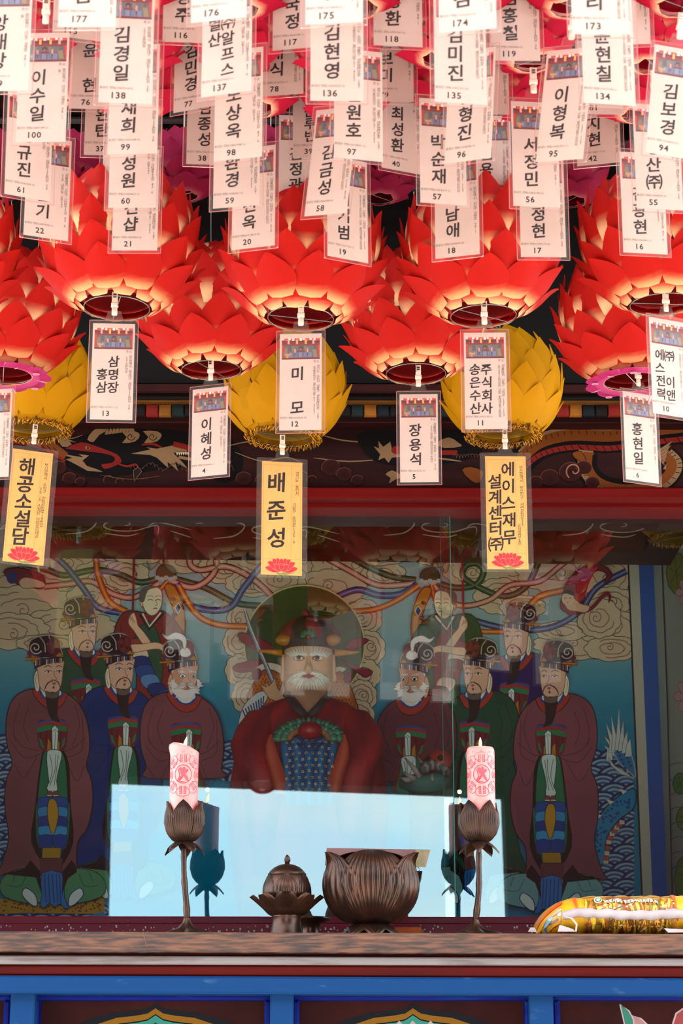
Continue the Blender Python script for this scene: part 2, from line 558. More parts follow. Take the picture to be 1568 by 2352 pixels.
# two sliding panes
def glass_mat():
    m, t, b = nodes_mat('window_glass')
    t.nodes.remove(b)
    tr = t.nodes.new('ShaderNodeBsdfTransparent'); tr.inputs['Color'].default_value = (0.86, 0.90, 0.89, 1)
    gl = t.nodes.new('ShaderNodeBsdfGlossy'); gl.inputs['Roughness'].default_value = 0.0
    gl.inputs['Color'].default_value = (0.70, 0.96, 1.0, 1)
    fr = t.nodes.new('ShaderNodeFresnel'); fr.inputs['IOR'].default_value = 1.5
    ma = t.nodes.new('ShaderNodeMath'); ma.operation = 'MULTIPLY_ADD'
    ma.inputs[1].default_value = 1.0; ma.inputs[2].default_value = GLASS_ADD
    mx = t.nodes.new('ShaderNodeMixShader')
    t.links.new(fr.outputs['Fac'], ma.inputs[0])
    t.links.new(ma.outputs['Value'], mx.inputs['Fac'])
    t.links.new(tr.outputs['BSDF'], mx.inputs[1]); t.links.new(gl.outputs['BSDF'], mx.inputs[2])
    t.links.new(mx.outputs['Shader'], t.nodes['Material Output'].inputs['Surface'])
    return m
GLASS_ADD = 0.1
M_GLASS = glass_mat()
zg0, zg1 = P(784, 2112, Y_GLASS).z, P(784, 1150, Y_GLASS).z
for k, (xa, xb, yy) in enumerate(((-1600, 1040, Y_GLASS), (1017, 1720, Y_GLASS + .022))):
    a, b = P(xa, 1700, yy).x, P(xb, 1700, yy).x
    if k == 0: a = -1.21
    else: b = X_SIDE + .03
    w = MB()
    w.add([(a, yy, zg0), (b, yy, zg0), (b, yy, zg1), (a, yy, zg1)], [(0, 1, 2, 3)])
    w = w.build('window_' + str(k + 1), M_GLASS); w['kind'] = 'structure'
    e = b if k == 0 else a
    MB().box((e - .0009, yy - .003, zg0), (e + .0009, yy + .003, zg1)).build('ground_edge', mat('glass_edge', lin(60, 110, 100), lin(50, 90, 84), .3), w)

# the open gate pavilion across the court, seen only in the panes
def RM(px, py, D=15.86):
    p = P(px, py, D)
    return Vector((p.x, 2 * Y_GLASS - p.y, p.z))
pv = empty('wall_gate', (0, -4.0, 0), kind='structure')
po = pv.location
tl, tr_, bl, br = RM(246, 1782), RM(1158, 1816), RM(238, 2140), RM(1170, 2140)
def post(p0, p1, wdt, name):
    s = -1 if wdt < 0 else 1
    a, b = p0.lerp(p1, 6.0), p1.lerp(p0, 6.0) * 0 + p0 + (p0 - p1) * 3.0
    ground = p0 + (p1 - p0) * (p0.z / (p0.z - p1.z))
    top = p0 + (p0 - p1) * 2.2
    V = []
    for yy in (-4.0, -4.35):
        V += [(ground.x, yy, 0), (ground.x + wdt, yy, 0), (top.x + wdt, yy, top.z), (top.x, yy, top.z)]
    return MB(po).add(V, [(0, 1, 2, 3), (7, 6, 5, 4), (0, 4, 5, 1), (1, 5, 6, 2), (2, 6, 7, 3), (3, 7, 4, 0)]).build(name, M_timber, pv)
post(tl, bl, -7.0, 'gate_wall')  # unseen outer walls and beam ends, widened to keep sky light off the altar
post(tr_, br, 7.0, 'gate_wall')
m = (tr_.z - tl.z) / (tr_.x - tl.x)
zL = lambda X: tl.z + m * (X - tl.x)
V = []
for yy in (-4.02, -4.4):
    V += [(-8.6, yy, zL(-8.6)), (8.1, yy, zL(8.1)), (8.1, yy, 6.5), (-8.6, yy, 6.5)]
MB(po).add(V, [(0, 1, 2, 3), (7, 6, 5, 4), (0, 4, 5, 1), (1, 5, 6, 2), (2, 6, 7, 3), (3, 7, 4, 0)]).build('gate_beam', M_timber, pv)
MB(po).add([(-9, -3.6, 6.2), (8.5, -3.6, 6.2), (8.5, -4.4, 6.8), (-9, -4.4, 6.8), (8.5, -5.8, 6.2), (-9, -5.8, 6.2)],
           [(0, 1, 2, 3), (3, 2, 4, 5)]).build('gate_roof', M_tile, pv)
# iron ring hung from the gate beam
rc, re = RM(604, 1786), RM(640, 1786)
R = abs(re.x - rc.x)
rg = empty('iron_ring', (rc.x, -3.95, rc.z), 'iron ring hanging from the gate beam, mirrored in the left pane', 'ring')
tm = MB()
tm.tube([(R * cos(2 * pi * k / 32), 0, R * sin(2 * pi * k / 32)) for k in range(33)], R * .13, 8, cap=False)
tm.build('ring', M_black, rg, smooth=True)
MB().box((-R * .5, -.03, -R * .28), (R * .5, .03, R * .3)).build('bracket', M_black, rg)
# ================================================================ THE MURAL
MG = 1.75                                             # paint is lighter than it looks in the dim room
LINE = (28, 24, 22)
mural = empty('mural', (0, Y_MURAL + .04, 1.5), 'large temple mural of robed courtiers, clouds and ribbons on the back wall', 'mural')
MP = lambda x, y, h: P(x, y, Y_MURAL) + Vector((0, -h, 0))
MURAL_LAYERS = [0]
def art(): return Art(MP, MG, 0.000008, 0.0004, MURAL_LAYERS)

def skycol(x, y):
    t = sstep(1400, 1690, y)
    return lerp((118, 146, 150), (4, 106, 138), t)
mb = MB(mural.location)
rows, cols = [], []
for j in range(24):
    y = 1140 + 1020 * j / 23
    rows.append([P(x, y, Y_MURAL) + Vector((0, .0, 0)) for x in (-420, 100, 500, 900, 1300, 1443 + (y - 1270) * .0405)])
    cols += [lin(*skycol(0, y), MG)] * 6
mb.grid(rows, cols=cols)
mb.build('painted_ground', M_PAINT, mural, colored=True)
# painted border at the right edge
A = art()
bx = lambda y, o: 1441 + o + (y - 1270) * .0415
for o0, o1, c in ((0, 30, (150, 152, 138)), (24, 72, (28, 72, 138)), (68, 95, (150, 152, 138))):
    A.poly([(bx(1140, o0), 1140), (bx(1140, o1), 1140), (bx(2170, o1 + 2), 2170), (bx(2170, o0), 2170)], c)
A.line([(bx(1140, 0), 1140), (bx(2170, 0), 2170)], 4, (30, 26, 26), 0)
A.build('painted_border', M_PAINT, mural)

def cloud(A, cx, cy, rx, ry, seed=0, col=(168, 158, 130), pink=(166, 128, 112), sw=1, curl=True):
    rnd = random.Random(seed)
    n = max(9, int((rx + ry) / 9))
    pts = []
    for k in range(n):                               # scalloped edge
        a0, a1 = 2 * pi * k / n, 2 * pi * (k + 1) / n
        for q in range(5):
            a = a0 + (a1 - a0) * q / 5
            b = 1 + .09 * sin(pi * q / 5)
            pts.append((cx + rx * b * cos(a), cy + ry * b * sin(a)))
    A.fan(pts, (cx, cy), col, lerp(col, pink, .35))
    A.line(pts, 1.7, (58, 52, 46), 0, True)
    for s in (.72, .45):                             # inner rolls
        a0 = rnd.uniform(0, 6.28)
        m = max(5, int(n * s * .6))
        arc = []
        for k in range(m):
            for q in range(4):
                a = a0 + (k + q / 4) * 2 * pi / n / s * .9
                b = s * (1 + .09 * sin(pi * q / 4))
                arc.append((cx + rx * b * cos(a), cy + ry * b * sin(a)))
        A.line(arc, 5.0, lerp(col, pink, .5), 0)
        A.line(arc, 1.5, (70, 62, 54), 0)
    if curl:
        A.line(spiral(cx + rnd.uniform(-.2, .2) * rx, cy + rnd.uniform(-.2, .2) * ry, min(rx, ry) * .33, 1.3, rnd.uniform(0, 6)), 1.6, (64, 56, 50), 3)

CL = [(40, 1335, 120, 60), (150, 1300, 90, 45), (235, 1330, 70, 40), (60, 1400, 130, 52), (150, 1440, 110, 40), (20, 1450, 90, 40), (215, 1375, 60, 34),
      (110, 1478, 70, 20), (290, 1320, 50, 34), (320, 1275, 60, 20), (-40, 1290, 80, 40), (450, 1262, 50, 18),
      (430, 1290, 60, 26), (520, 1300, 60, 40), (580, 1340, 60, 30), (600, 1280, 80, 40), (700, 1290, 90, 50), (800, 1300, 80, 46), (760, 1350, 80, 40), (640, 1330, 60, 40),
      (880, 1320, 50, 30), (870, 1270, 70, 28), (555, 1420, 32, 30), (548, 1475, 34, 36), (552, 1540, 34, 36), (568, 1600, 34, 40),
      (835, 1420, 40, 42), (845, 1490, 38, 40), (836, 1550, 36, 36), (830, 1600, 34, 36), (825, 1650, 34, 40),
      (1010, 1275, 60, 26), (1090, 1310, 70, 40), (1180, 1300, 80, 50), (1150, 1370, 60, 40), (1280, 1310, 90, 50), (1200, 1395, 50, 26),
      (1390, 1320, 60, 50), (1400, 1390, 60, 40), (1330, 1480, 100, 34), (1395, 1440, 70, 40), (1290, 1450, 60, 22), (1405, 1490, 60, 28), (1375, 1420, 48, 44)]
A = art()
for i, c in enumerate(CL):
    cloud(A, *c, seed=i)
A.poly([(1443, 1140), (1443, 1270), (1458, 1640), (1443, 1640), (1500, 1640), (1500, 1140)], (150, 152, 138)) if False else None
A.build('painted_clouds', M_PAINT, mural)

# repaint the border over the cloud ends
A = art()
for o0, o1, c in ((0, 30, (150, 152, 138)), (24, 72, (28, 72, 138)), (68, 95, (150, 152, 138))):
    A.poly([(bx(1140, o0), 1140), (bx(1140, o1), 1140), (bx(2170, o1 + 2), 2170), (bx(2170, o0), 2170)], c)
A.line([(bx(1140, 0), 1140), (bx(2170, 0), 2170)], 4, (30, 26, 26), 0)
A.build('painted_border', M_PAINT, mural)

RB = {'green': ((20, 38, 28), (40, 66, 44), (90, 108, 84)), 'pink': ((84, 28, 36), (166, 120, 104), (190, 150, 130)),
      'blue': ((26, 30, 62), (48, 62, 112), (104, 118, 156)), 'orange': ((126, 42, 30), (176, 92, 30), (206, 140, 60))}
def ribbon(A, pts, col, w=15):
    d, m, l = RB[col]
    A.line(pts, w, d); A.line(pts, w * .62, m); A.line(pts, w * .2, l)
A = art()
ribbon(A, [(40, 1290), (110, 1310), (150, 1322), (215, 1310), (270, 1318), (320, 1338), (362, 1330)], 'green')
ribbon(A, [(100, 1348), (160, 1342), (210, 1336), (260, 1365), (310, 1372), (365, 1340)], 'pink')
ribbon(A, [(100, 1258), (150, 1300), (190, 1350), (225, 1395), (275, 1408)], 'blue')
ribbon(A, [(160, 1250), (215, 1275), (225, 1320), (250, 1380), (290, 1405)], 'orange')
ribbon(A, [(385, 1335), (350, 1375), (330, 1400)], 'orange', 11)
ribbon(A, [(400, 1330), (470, 1350), (540, 1385), (600, 1392)], 'green')
ribbon(A, [(395, 1335), (440, 1350), (480, 1330), (498, 1295), (478, 1265), (445, 1270), (436, 1295), (460, 1310), (520, 1302), (580, 1330), (630, 1375)], 'pink', 16)
ribbon(A, [(405, 1340), (430, 1385), (480, 1402), (530, 1395), (560, 1350), (610, 1290), (650, 1262)], 'blue', 16)
ribbon(A, [(410, 1345), (450, 1410), (500, 1435), (570, 1440)], 'orange')
ribbon(A, [(730, 1260), (790, 1275), (850, 1305), (900, 1325), (955, 1333)], 'green', 15)
ribbon(A, [(700, 1255), (800, 1310), (870, 1345), (955, 1340)], 'pink', 15)
ribbon(A, [(765, 1375), (820, 1355), (870, 1368), (920, 1365), (958, 1342)], 'blue', 16)
ribbon(A, [(808, 1405), (860, 1400), (910, 1380), (962, 1345)], 'orange', 14)
ribbon(A, [(995, 1335), (1040, 1350), (1090, 1345), (1110, 1315), (1095, 1295), (1070, 1300), (1063, 1325), (1100, 1350), (1160, 1370), (1210, 1345), (1240, 1280)], 'green', 15)
ribbon(A, [(990, 1340), (1050, 1390), (1120, 1380), (1170, 1345), (1240, 1335), (1300, 1290), (1350, 1275)], 'pink', 14)
ribbon(A, [(1205, 1405), (1240, 1370), (1310, 1350), (1370, 1300), (1400, 1265)], 'orange', 16)
ribbon(A, [(1085, 1425), (1140, 1440), (1200, 1448), (1270, 1440), (1330, 1405), (1370, 1350), (1438, 1312)], 'blue', 15)
ribbon(A, [(990, 1345), (1005, 1390), (1040, 1420), (1080, 1448), (1160, 1452)], 'orange', 12)
A.build('painted_ribbons', M_PAINT, mural)

# waves and the sea dragon's tail
A = art()
def waves(A, x0, x1, y0, y1, seed, clip=None):
    rnd = random.Random(seed)
    y = y0
    row = 0
    while y < y1:
        x = x0 + (0 if row % 2 else 26)
        while x < x1 + 30:
            for r, c in ((40, (22, 44, 88)), (33, (120, 150, 156)), (28, (40, 76, 126)), (22, (120, 150, 156)), (17, (40, 76, 126)), (11, (120, 150, 156)), (6, (40, 76, 126))):
                pts = [(x + r * 1.05 * cos(pi + pi * k / 12), y + r * .85 * sin(pi + pi * k / 12)) for k in range(13)]
                pts = [(min(max(px, x0), x1), py) for px, py in pts]
                A.poly(pts, c)
            x += 54
        y += 20
        row += 1
waves(A, 1330, 1440, 1752, 1790, 1)
waves(A, 1330, 1455, 1790, 2125, 2)
waves(A, -120, 30, 1720, 2000, 3)
waves(A, 505, 548, 1735, 1800, 4)
waves(A, -120, 250, 2110, 2150, 5)
# tail
A.outline([(1405, 1722), (1412, 1712), (1432, 1716), (1450, 1740), (1458, 1785), (1440, 1770), (1420, 1752)], (30, 96, 140), 2.5, (120, 150, 140), 3)
for k in range(10):
    A.ell(1418 + (k * 17) % 30, 1728 + k * 4.6, 3.5, 3.2, (10, 60, 110), 0, 8)
for dx, dy, tx, ty in ((1402, 1725, 1385, 1690), (1398, 1735, 1383, 1712), (1404, 1716, 1390, 1660), (1410, 1712, 1402, 1645), (1418, 1711, 1420, 1628), (1426, 1713, 1430, 1655), (1434, 1718, 1439, 1680), (1442, 1726, 1446, 1698)):
    A.outline([(dx - 8, dy + 14), (dx - 5, dy - 12), (tx, ty), (dx + 6, dy - 12), (dx + 8, dy + 12)], (160, 172, 168), 1.3, (70, 84, 88))
A.outline([(1395, 1740), (1410, 1760), (1440, 1778), (1448, 1785), (1425, 1780), (1402, 1760)], (160, 172, 168), 1.3, (70, 84, 88))
A.outline([(1345, 1985), (1355, 1920), (1390, 1855), (1452, 1812), (1455, 1855), (1420, 1885), (1392, 1925), (1384, 1985)], (20, 110, 150), 3, (24, 44, 44), 4)
rnd = random.Random(3)
for k in range(60):
    t = rnd.random(); r = rnd.uniform(-14, 14)
    px, py = spline([(1364, 1980), (1376, 1915), (1405, 1868), (1452, 1834)], False, 20)[int(t * 59)]
    A.ell(px + r * .7, py + r * .6, rnd.uniform(1.5, 4.5), rnd.uniform(1.5, 4), (10, 62, 118), 0, 8)
for k in range(11):
    px, py = spline([(1388, 1980), (1398, 1925), (1425, 1890), (1456, 1862)], False, 5)[k]
    A.outline([(px - 4, py - 6), (px + 8, py - 4), (px + 8, py + 5), (px - 4, py + 5)], (150, 70, 60) if k % 2 else (170, 160, 150), 1, (40, 30, 30))
for px, py in ((1357, 1915), (1375, 1878), (1402, 1846), (1432, 1822)):
    A.outline([(px - 3, py + 4), (px - 12, py - 10), (px + 7, py - 4)], (170, 176, 170), 1.2, (50, 54, 60))
A.poly([(-200, 2060), (60, 2066), (160, 2062), (240, 2050), (240, 2100), (60, 2098), (-200, 2106)], (146, 112, 34))
for k in range(110):
    A.ell(rnd.uniform(-40, 238), rnd.uniform(2064, 2096), rnd.uniform(1.5, 4), rnd.uniform(1.5, 3), (84, 56, 24), 0, 7)
A.poly([(470 + 1000 - 1300, 2112), (240, 2095), (260, 2150), (150, 2150)], (40, 110, 150))
A.build('painted_sea', M_PAINT, mural)

# -------------------------------------------------------------- courtiers
def official(cx, cy, m, robe, name, full=False, old=False, s=1.0, cut=None, robe_dark=None):
    A = art()
    T = lambda pts: [(cx + m * x * s, cy + y * s) for x, y in pts]
    rd = robe_dark or lerp(robe, (20, 14, 18), .45)
    body = [(-36, 28), (-72, 39), (-93, 64), (-102, 107), (-100, 157), (-88, 198)]
    if full:
        body += [(-103, 243), (-104, 310), (-96, 368), (-112, 430), (-122, 455), (-60, 448), (0, 452), (62, 440), (60, 430), (62, 380), (84, 346), (96, 293), (94, 240), (82, 204)]
    else:
        body += [(-86, 230), (-60, 250), (60, 250), (86, 235)] if cut is None else [(-84, cut), (84, cut)]
        body += [(84, 204)]
    body += [(89, 168), (87, 122), (75, 79), (53, 50), (25, 36)]
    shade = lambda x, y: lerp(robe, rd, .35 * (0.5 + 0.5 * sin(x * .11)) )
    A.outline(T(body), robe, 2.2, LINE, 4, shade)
    for q in ([(-70, 60), (-84, 110), (-80, 150)], [(-50, 70), (-62, 110), (-50, 150)], [(56, 66), (66, 110), (50, 160)], [(72, 90), (74, 130), (70, 170), (40, 185)],
              [(-90, 150), (-60, 185), (-20, 176)], [(-86, 130), (-64, 160), (-24, 170)], [(80, 140), (50, 165), (30, 170)], [(-84, 200), (-60, 230), (-30, 180)], [(76, 205), (60, 240), (36, 190)]):
        A.line(T(q), 1.5, rd)
    # opening of the robe with the inner green garment
    if full:
        A.poly(T([(-12, 162), (22, 162), (42, 200), (46, 290), (52, 380), (20, 440), (-6, 440), (-44, 380), (-36, 300), (-24, 200)]), (26, 22, 24), 3)
        A.poly(T([(-10, 168), (20, 168), (34, 200), (38, 290), (30, 380), (14, 440), (-4, 440), (-26, 380), (-30, 300), (-20, 200)]), (26, 96, 68), 3)
    else:
        A.poly(T([(-14, 168), (20, 168), (38, 215), (44, 250), (-34, 250), (-26, 210)]), (96, 40, 34), 3)
        A.poly(T([(-10, 168), (18, 168), (30, 215), (34, 250), (-26, 250), (-20, 210)]), (26, 96, 68), 3)
    # waist
    A.poly(T([(-32, 104), (-10, 99), (14, 98), (38, 103), (37, 150), (26, 172), (-16, 172), (-28, 150)]), (92, 34, 36), 2)
    A.poly(T([(-32, 116), (2, 110), (38, 115), (36, 126), (4, 121), (-31, 128)]), (30, 104, 72))
    A.poly(T([(-33, 106), (2, 99), (38, 104), (38, 115), (2, 109), (-32, 117)]), (134, 44, 36))
    A.line(T([(-33, 108), (2, 100), (38, 105)]), 4.5, (30, 66, 130))
    for x0 in (-22, -8, 10, 24):
        A.line(T([(x0, 128), (x0 - 3, 150)]), 1.4, (44, 16, 20))
    A.poly(T([(-27, 140), (-20, 146), (-14, 166), (-22, 160)]), (30, 104, 72)); A.poly(T([(34, 138), (28, 146), (24, 164), (32, 156)]), (30, 104, 72))
    A.poly(T([(-6, 142), (0, 150), (2, 176), (-8, 172)]), (150, 106, 30)); A.poly(T([(14, 142), (20, 150), (20, 172), (12, 176)]), (150, 106, 30))
    # tablet and the white sleeves that hold it
    A.outline(T([(3, 118), (10, 112), (18, 120), (15, 178), (4, 178)]), (176, 196, 190), 1.5, (44, 50, 52))
    A.line(T([(5, 126), (11, 120), (17, 127)]), 1.3, (50, 58, 60), 0); A.line(T([(11, 124), (9, 172)]), 1.2, (60, 70, 70), 0)
    e = 260 if full else 236
    A.outline(T([(-8, 172), (6, 167), (22, 170), (26, 182), (18, 215), (14, 240), (16, e), (2, e + 6), (-9, e - 4), (-4, 240), (-8, 205)]), (168, 188, 184), 1.7, (40, 46, 48), 2)
    for q in ([(-2, 178), (4, 215), (-4, 245)], [(12, 178), (10, 215), (-2, 250)], [(18, 180), (12, 225), (8, 250)]):
        A.line(T(q), 1.4, (70, 84, 86))
    if full:
        for k, (x0, x1) in enumerate(((-8, 4), (6, 18))):
            for j in range(3):
                A.outline(T([(x0, 262 + 9 * j), (x1, 262 + 9 * j), (x1 - 1, 271 + 9 * j), (x0 + 5, 276 + 9 * j), (x0 + 1, 271 + 9 * j)]), (190, 176, 172) if j % 2 else (110, 54, 50), 1, (40, 30, 30))
        A.outline(T([(-26, 280), (38, 280), (44, 330), (36, 392), (6, 400), (-28, 390), (-34, 330)]), (26, 92, 66), 1.6, LINE, 3)
        for j, (c0, yy) in enumerate((((24, 66, 130), 286), ((40, 116, 168), 308), ((18, 52, 120), 330), ((44, 126, 176), 352), ((20, 56, 124), 372))):
            for sx in (-1, 1):
                A.outline(T([(5, yy - 8), (5 + sx * 32, yy - 8), (5 + sx * (34 - j), yy + 14), (5 + sx * 20, yy + 26), (5 + sx * 3, yy + 18)]), c0, 1.3, (12, 30, 60), 2)
        A.outline(T([(-4, 284), (12, 284), (18, 320), (5, 364), (-7, 320)]), (158, 120, 32), 1.5, LINE, 3)
        A.outline(T([(-18, 392), (24, 392), (22, 416), (-20, 416)]), (140, 110, 34), 1.3, LINE)
        A.outline(T([(-24, 416), (28, 416), (26, 452), (-22, 452)]), (86, 48, 50), 1.3, LINE)
        for sx in (-1, 1):                       # feet in cloud shoes
            fc = (60, 120, 84) if m > 0 else (90, 140, 140)
            A.outline(T([(5 + sx * 18, 470), (5 + sx * 40, 442), (5 + sx * 90, 444), (5 + sx * 120, 470), (5 + sx * 110, 505), (5 + sx * 40, 520), (5 + sx * 16, 500)]), fc, 1.8, LINE, 3)
            A.line([(cx + m * (5 + sx * 60) , cy + 452), (cx + m * (5 + sx * 74), cy + 480), (cx + m * (5 + sx * 104), cy + 478)], 1.4, lerp(fc, (0, 0, 0), .5))
            A.line([(cx + m * (5 + sx * 84) , cy + 448), (cx + m * (5 + sx * 92), cy + 470)], 1.4, lerp(fc, (0, 0, 0), .5))
            A.outline(T([(5 + sx * 40, 500), (5 + sx * 62, 484), (5 + sx * 70, 500), (5 + sx * 50, 522), (5 + sx * 36, 524)]), (176, 190, 186), 2.2, (24, 44, 100), 3)
        A.outline(T([(-20, 450), (26, 450), (32, 505), (42, 530), (30, 530), (22, 520), (8, 528), (-2, 518), (-14, 530), (-24, 524), (-20, 500)]), (30, 96, 156), 1.6, (14, 34, 80), 2)
        for x0 in (-14, -5, 4, 13, 20):
            A.line(T([(x0, 452), (x0 + 2, 490), (x0 + 4, 518)]), 2.2, (16, 52, 112))
        A.poly(T([(-60, 440), (-46, 420), (-24, 446), (-20, 500), (-34, 460), (-112, 452)]), (26, 22, 24))
        A.poly(T([(60, 436), (48, 420), (28, 446), (26, 500), (40, 462), (60, 448)]), (26, 22, 24))
    # collar
    A.outline(T([(-37, 28), (-33, 50), (-12, 70), (8, 74), (26, 66), (36, 48), (32, 36)]), (138, 48, 36), 1.6, LINE, 3)
    A.poly(T([(-26, 22), (-22, 44), (-8, 56), (8, 58), (22, 50), (28, 34)]), (34, 58, 120), 2)
    A.poly(T([(-22, 20), (-18, 40), (-6, 52), (8, 53), (18, 46), (24, 34)]), (186, 190, 180), 2)
    # head
    skin = (216, 198, 172) if not old else (196, 156, 126)
    A.outline(T([(-32, -14), (-38, 0), (-37, 20), (-32, 34), (-26, 30), (-24, 6), (-26, -12)]), skin, 1.4, (110, 70, 58), 2)
    A.line(T([(-33, -6), (-34, 12), (-30, 26)]), 1.3, (130, 92, 76))
    A.poly(T([(-34, -36), (-20, -38), (-24, -10), (-30, -8)]), (36, 30, 30))
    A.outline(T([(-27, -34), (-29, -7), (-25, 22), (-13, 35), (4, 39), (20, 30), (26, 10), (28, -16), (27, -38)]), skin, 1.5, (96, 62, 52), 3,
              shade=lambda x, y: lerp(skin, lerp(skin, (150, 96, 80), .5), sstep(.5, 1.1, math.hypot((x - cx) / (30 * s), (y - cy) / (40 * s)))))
    for ex in (-5, 20):
        w = 8 if ex < 0 else 6
        if old:
            A.outline(T([(ex - w, -8), (ex, -14), (ex + w, -9), (ex, -3)]), (214, 206, 190), 1.4, (30, 24, 22), 2)
            A.ell(cx + m * ex * s, cy - 8 * s, 3.2, 3.6, (24, 20, 20), 0, 10)
            for k in range(4):
                A.outline(T([(ex - 10 + 4 * k, -17), (ex - 12 + 5 * k, -27 + 2 * k), (ex - 5 + 4 * k, -16)]), (206, 206, 196), .8, (110, 106, 100))
        else:
            A.poly(T([(ex - w, -11), (ex - 1, -14), (ex + w, -11), (ex, -8)]), (214, 206, 190), 2)
            A.line(T([(ex - w - 1, -11), (ex, -14.5), (ex + w, -11)]), 1.6, (40, 30, 28))
            A.ell(cx + m * ex * s, cy - 11 * s, 2.6, 2.4, (28, 22, 22), 0, 8)
            A.line(T([(ex - w - 2, -21), (ex - 1, -25), (ex + w + 1, -21)]), 2.4, (84, 70, 62), taper=True)
    A.line(T([(8, -14), (9, -2), (14, 5), (9, 8), (2, 6)]), 1.6, (130, 88, 70))
    A.poly(T([(3, 15), (8, 13), (13, 15), (8, 20)]), (150, 66, 54))
    if old:
        W = (206, 210, 202)
        for k in range(22):
            a = radians(-10 + 200 * k / 21)
            x0, y0 = 2 - 30 * cos(a) * -1, 14
            bxx, byy = 2 + 26 * cos(a), 8 + 26 * sin(a)
            L = 9 + 4 * ((k * 7) % 3)
            tx, ty = 2 + (26 + L) * cos(a) * .98, 8 + (24 + L) * sin(a)
            px_, py_ = -sin(a) * 6, cos(a) * 6
            A.outline(T([(bxx - px_, byy - py_), (tx, ty), (bxx + px_, byy + py_)]), W, .8, (120, 124, 120))
        A.poly(T([(-26, 2), (-29, 26), (-12, 40), (4, 42), (20, 34), (27, 14), (18, 18), (4, 24), (-10, 20)]), W, 2)
        for sx in (-1, 1):
            for k in range(4):
                A.outline(T([(5, 9 + k), (5 + sx * (16 + 5 * k), 6 + 5 * k), (5 + sx * 8, 14 + 2 * k)]), W, .9, (110, 112, 108))
        A.poly(T([(-2, 21), (6, 19), (14, 21), (6, 24)]), (150, 96, 80))
        A.outline(T([(-30, -36), (-16, -38), (-24, -22), (-30, -14)]), W, 1, (110, 110, 106))
    else:
        A.line(T([(7, 9), (-2, 12), (-10, 20), (-14, 32)]), 3.2, (62, 54, 48), taper=True)
        A.line(T([(8, 9), (15, 11), (20, 18), (23, 30)]), 2.6, (62, 54, 48), taper=True)
        A.ell(cx + m * 7 * s, cy + 25 * s, 2.6, 3, (70, 60, 54), 0, 8)
        A.poly(T([(-10, 38), (18, 38), (17, 60), (16, 90), (22, 104), (2, 98), (-8, 70)]), (34, 30, 30), 3)
        A.poly(T([(-12, 32), (6, 38), (20, 31), (16, 48), (-8, 48)]), (84, 74, 66), 2)
    # hat
    A.outline(T([(-44, -44), (-50, -62), (-47, -80), (-32, -90), (-4, -95), (15, -87), (22, -66), (22, -46)]), (32, 24, 26), 2.2, (150, 140, 134), 3)
    A.poly(T([(-46, -62), (-54, -54), (-46, -44), (-36, -50)]), (96, 34, 36), 2)
    A.line(T(spiral(-34, -66, 15, 1.5, 0.5, 18)), 2.3, (170, 160, 150), 3)
    A.line(T([(-24, -90), (-14, -76), (-12, -56)]), 2.2, (160, 150, 142)); A.line(T([(-4, -94), (-2, -84), (-8, -74)]), 2.0, (160, 150, 142))
    A.ell(cx + m * 7 * s, cy - 70 * s, 15, 21, (88, 30, 34), 0, 16)
    for k in range(7):
        a = k * .9
        A.ell(cx + m * (7 + 8 * cos(a)) * s, cy + (-70 + 12 * sin(a)) * s, 4.2, 4.6, (64, 22, 26) if k % 2 else (106, 38, 40), 0, 9)
    A.outline(T([(-44, -52), (-24, -46), (-20, -34), (-40, -30), (-44, -40)]), (150, 98, 28), 1.4, (60, 38, 18))
    A.line(T([(-46, -52), (-30, -46), (-10, -40), (12, -48), (24, -50)]), 3.2, (40, 54, 110))
    A.outline(T([(-58, -42), (-24, -44), (-24, -39), (-58, -37)]), (158, 104, 26), 1.2, (60, 38, 18))
    A.outline(T([(14, -50), (22, -56), (24, -50), (32, -47), (22, -44), (12, -44)]), (158, 104, 26), 1.2, (60, 38, 18))
    band = T([(-37, -34), (-20, -40), (8, -45), (27, -45), (27, -32), (8, -32), (-16, -27), (-37, -18)])
    A.outline(band, (34, 28, 28), 1.4, (20, 16, 16))
    for k, x0 in enumerate((-35, -31, -26, -10, -6, 0, 5, 10, 19, 23)):
        y0 = -38 - (x0 + 37) * .11
        A.poly(T([(x0, y0 + 2), (x0 + 2.6, y0 + 1.5), (x0 + 2.6, y0 + 13), (x0, y0 + 14)]), ((170, 164, 158), (60, 70, 130), (150, 80, 60))[k % 3])
    if old:
        A.outline(T([(-12, -64), (-6, -72), (4, -74), (12, -68), (14, -58), (4, -52), (-8, -55)]), (206, 210, 200), 1.2, (110, 112, 106), 3)
        A.outline(T([(2, -72), (4, -92), (-6, -104), (-24, -108), (-40, -100), (-52, -106), (-40, -92), (-20, -94), (-6, -88), (-3, -72)]), (200, 206, 196), 1.2, (100, 104, 98), 3)
    return A.build(name, M_PAINT, mural)

MAR, GRN, BLU = (108, 62, 68), (26, 70, 48), (8, 46, 108)
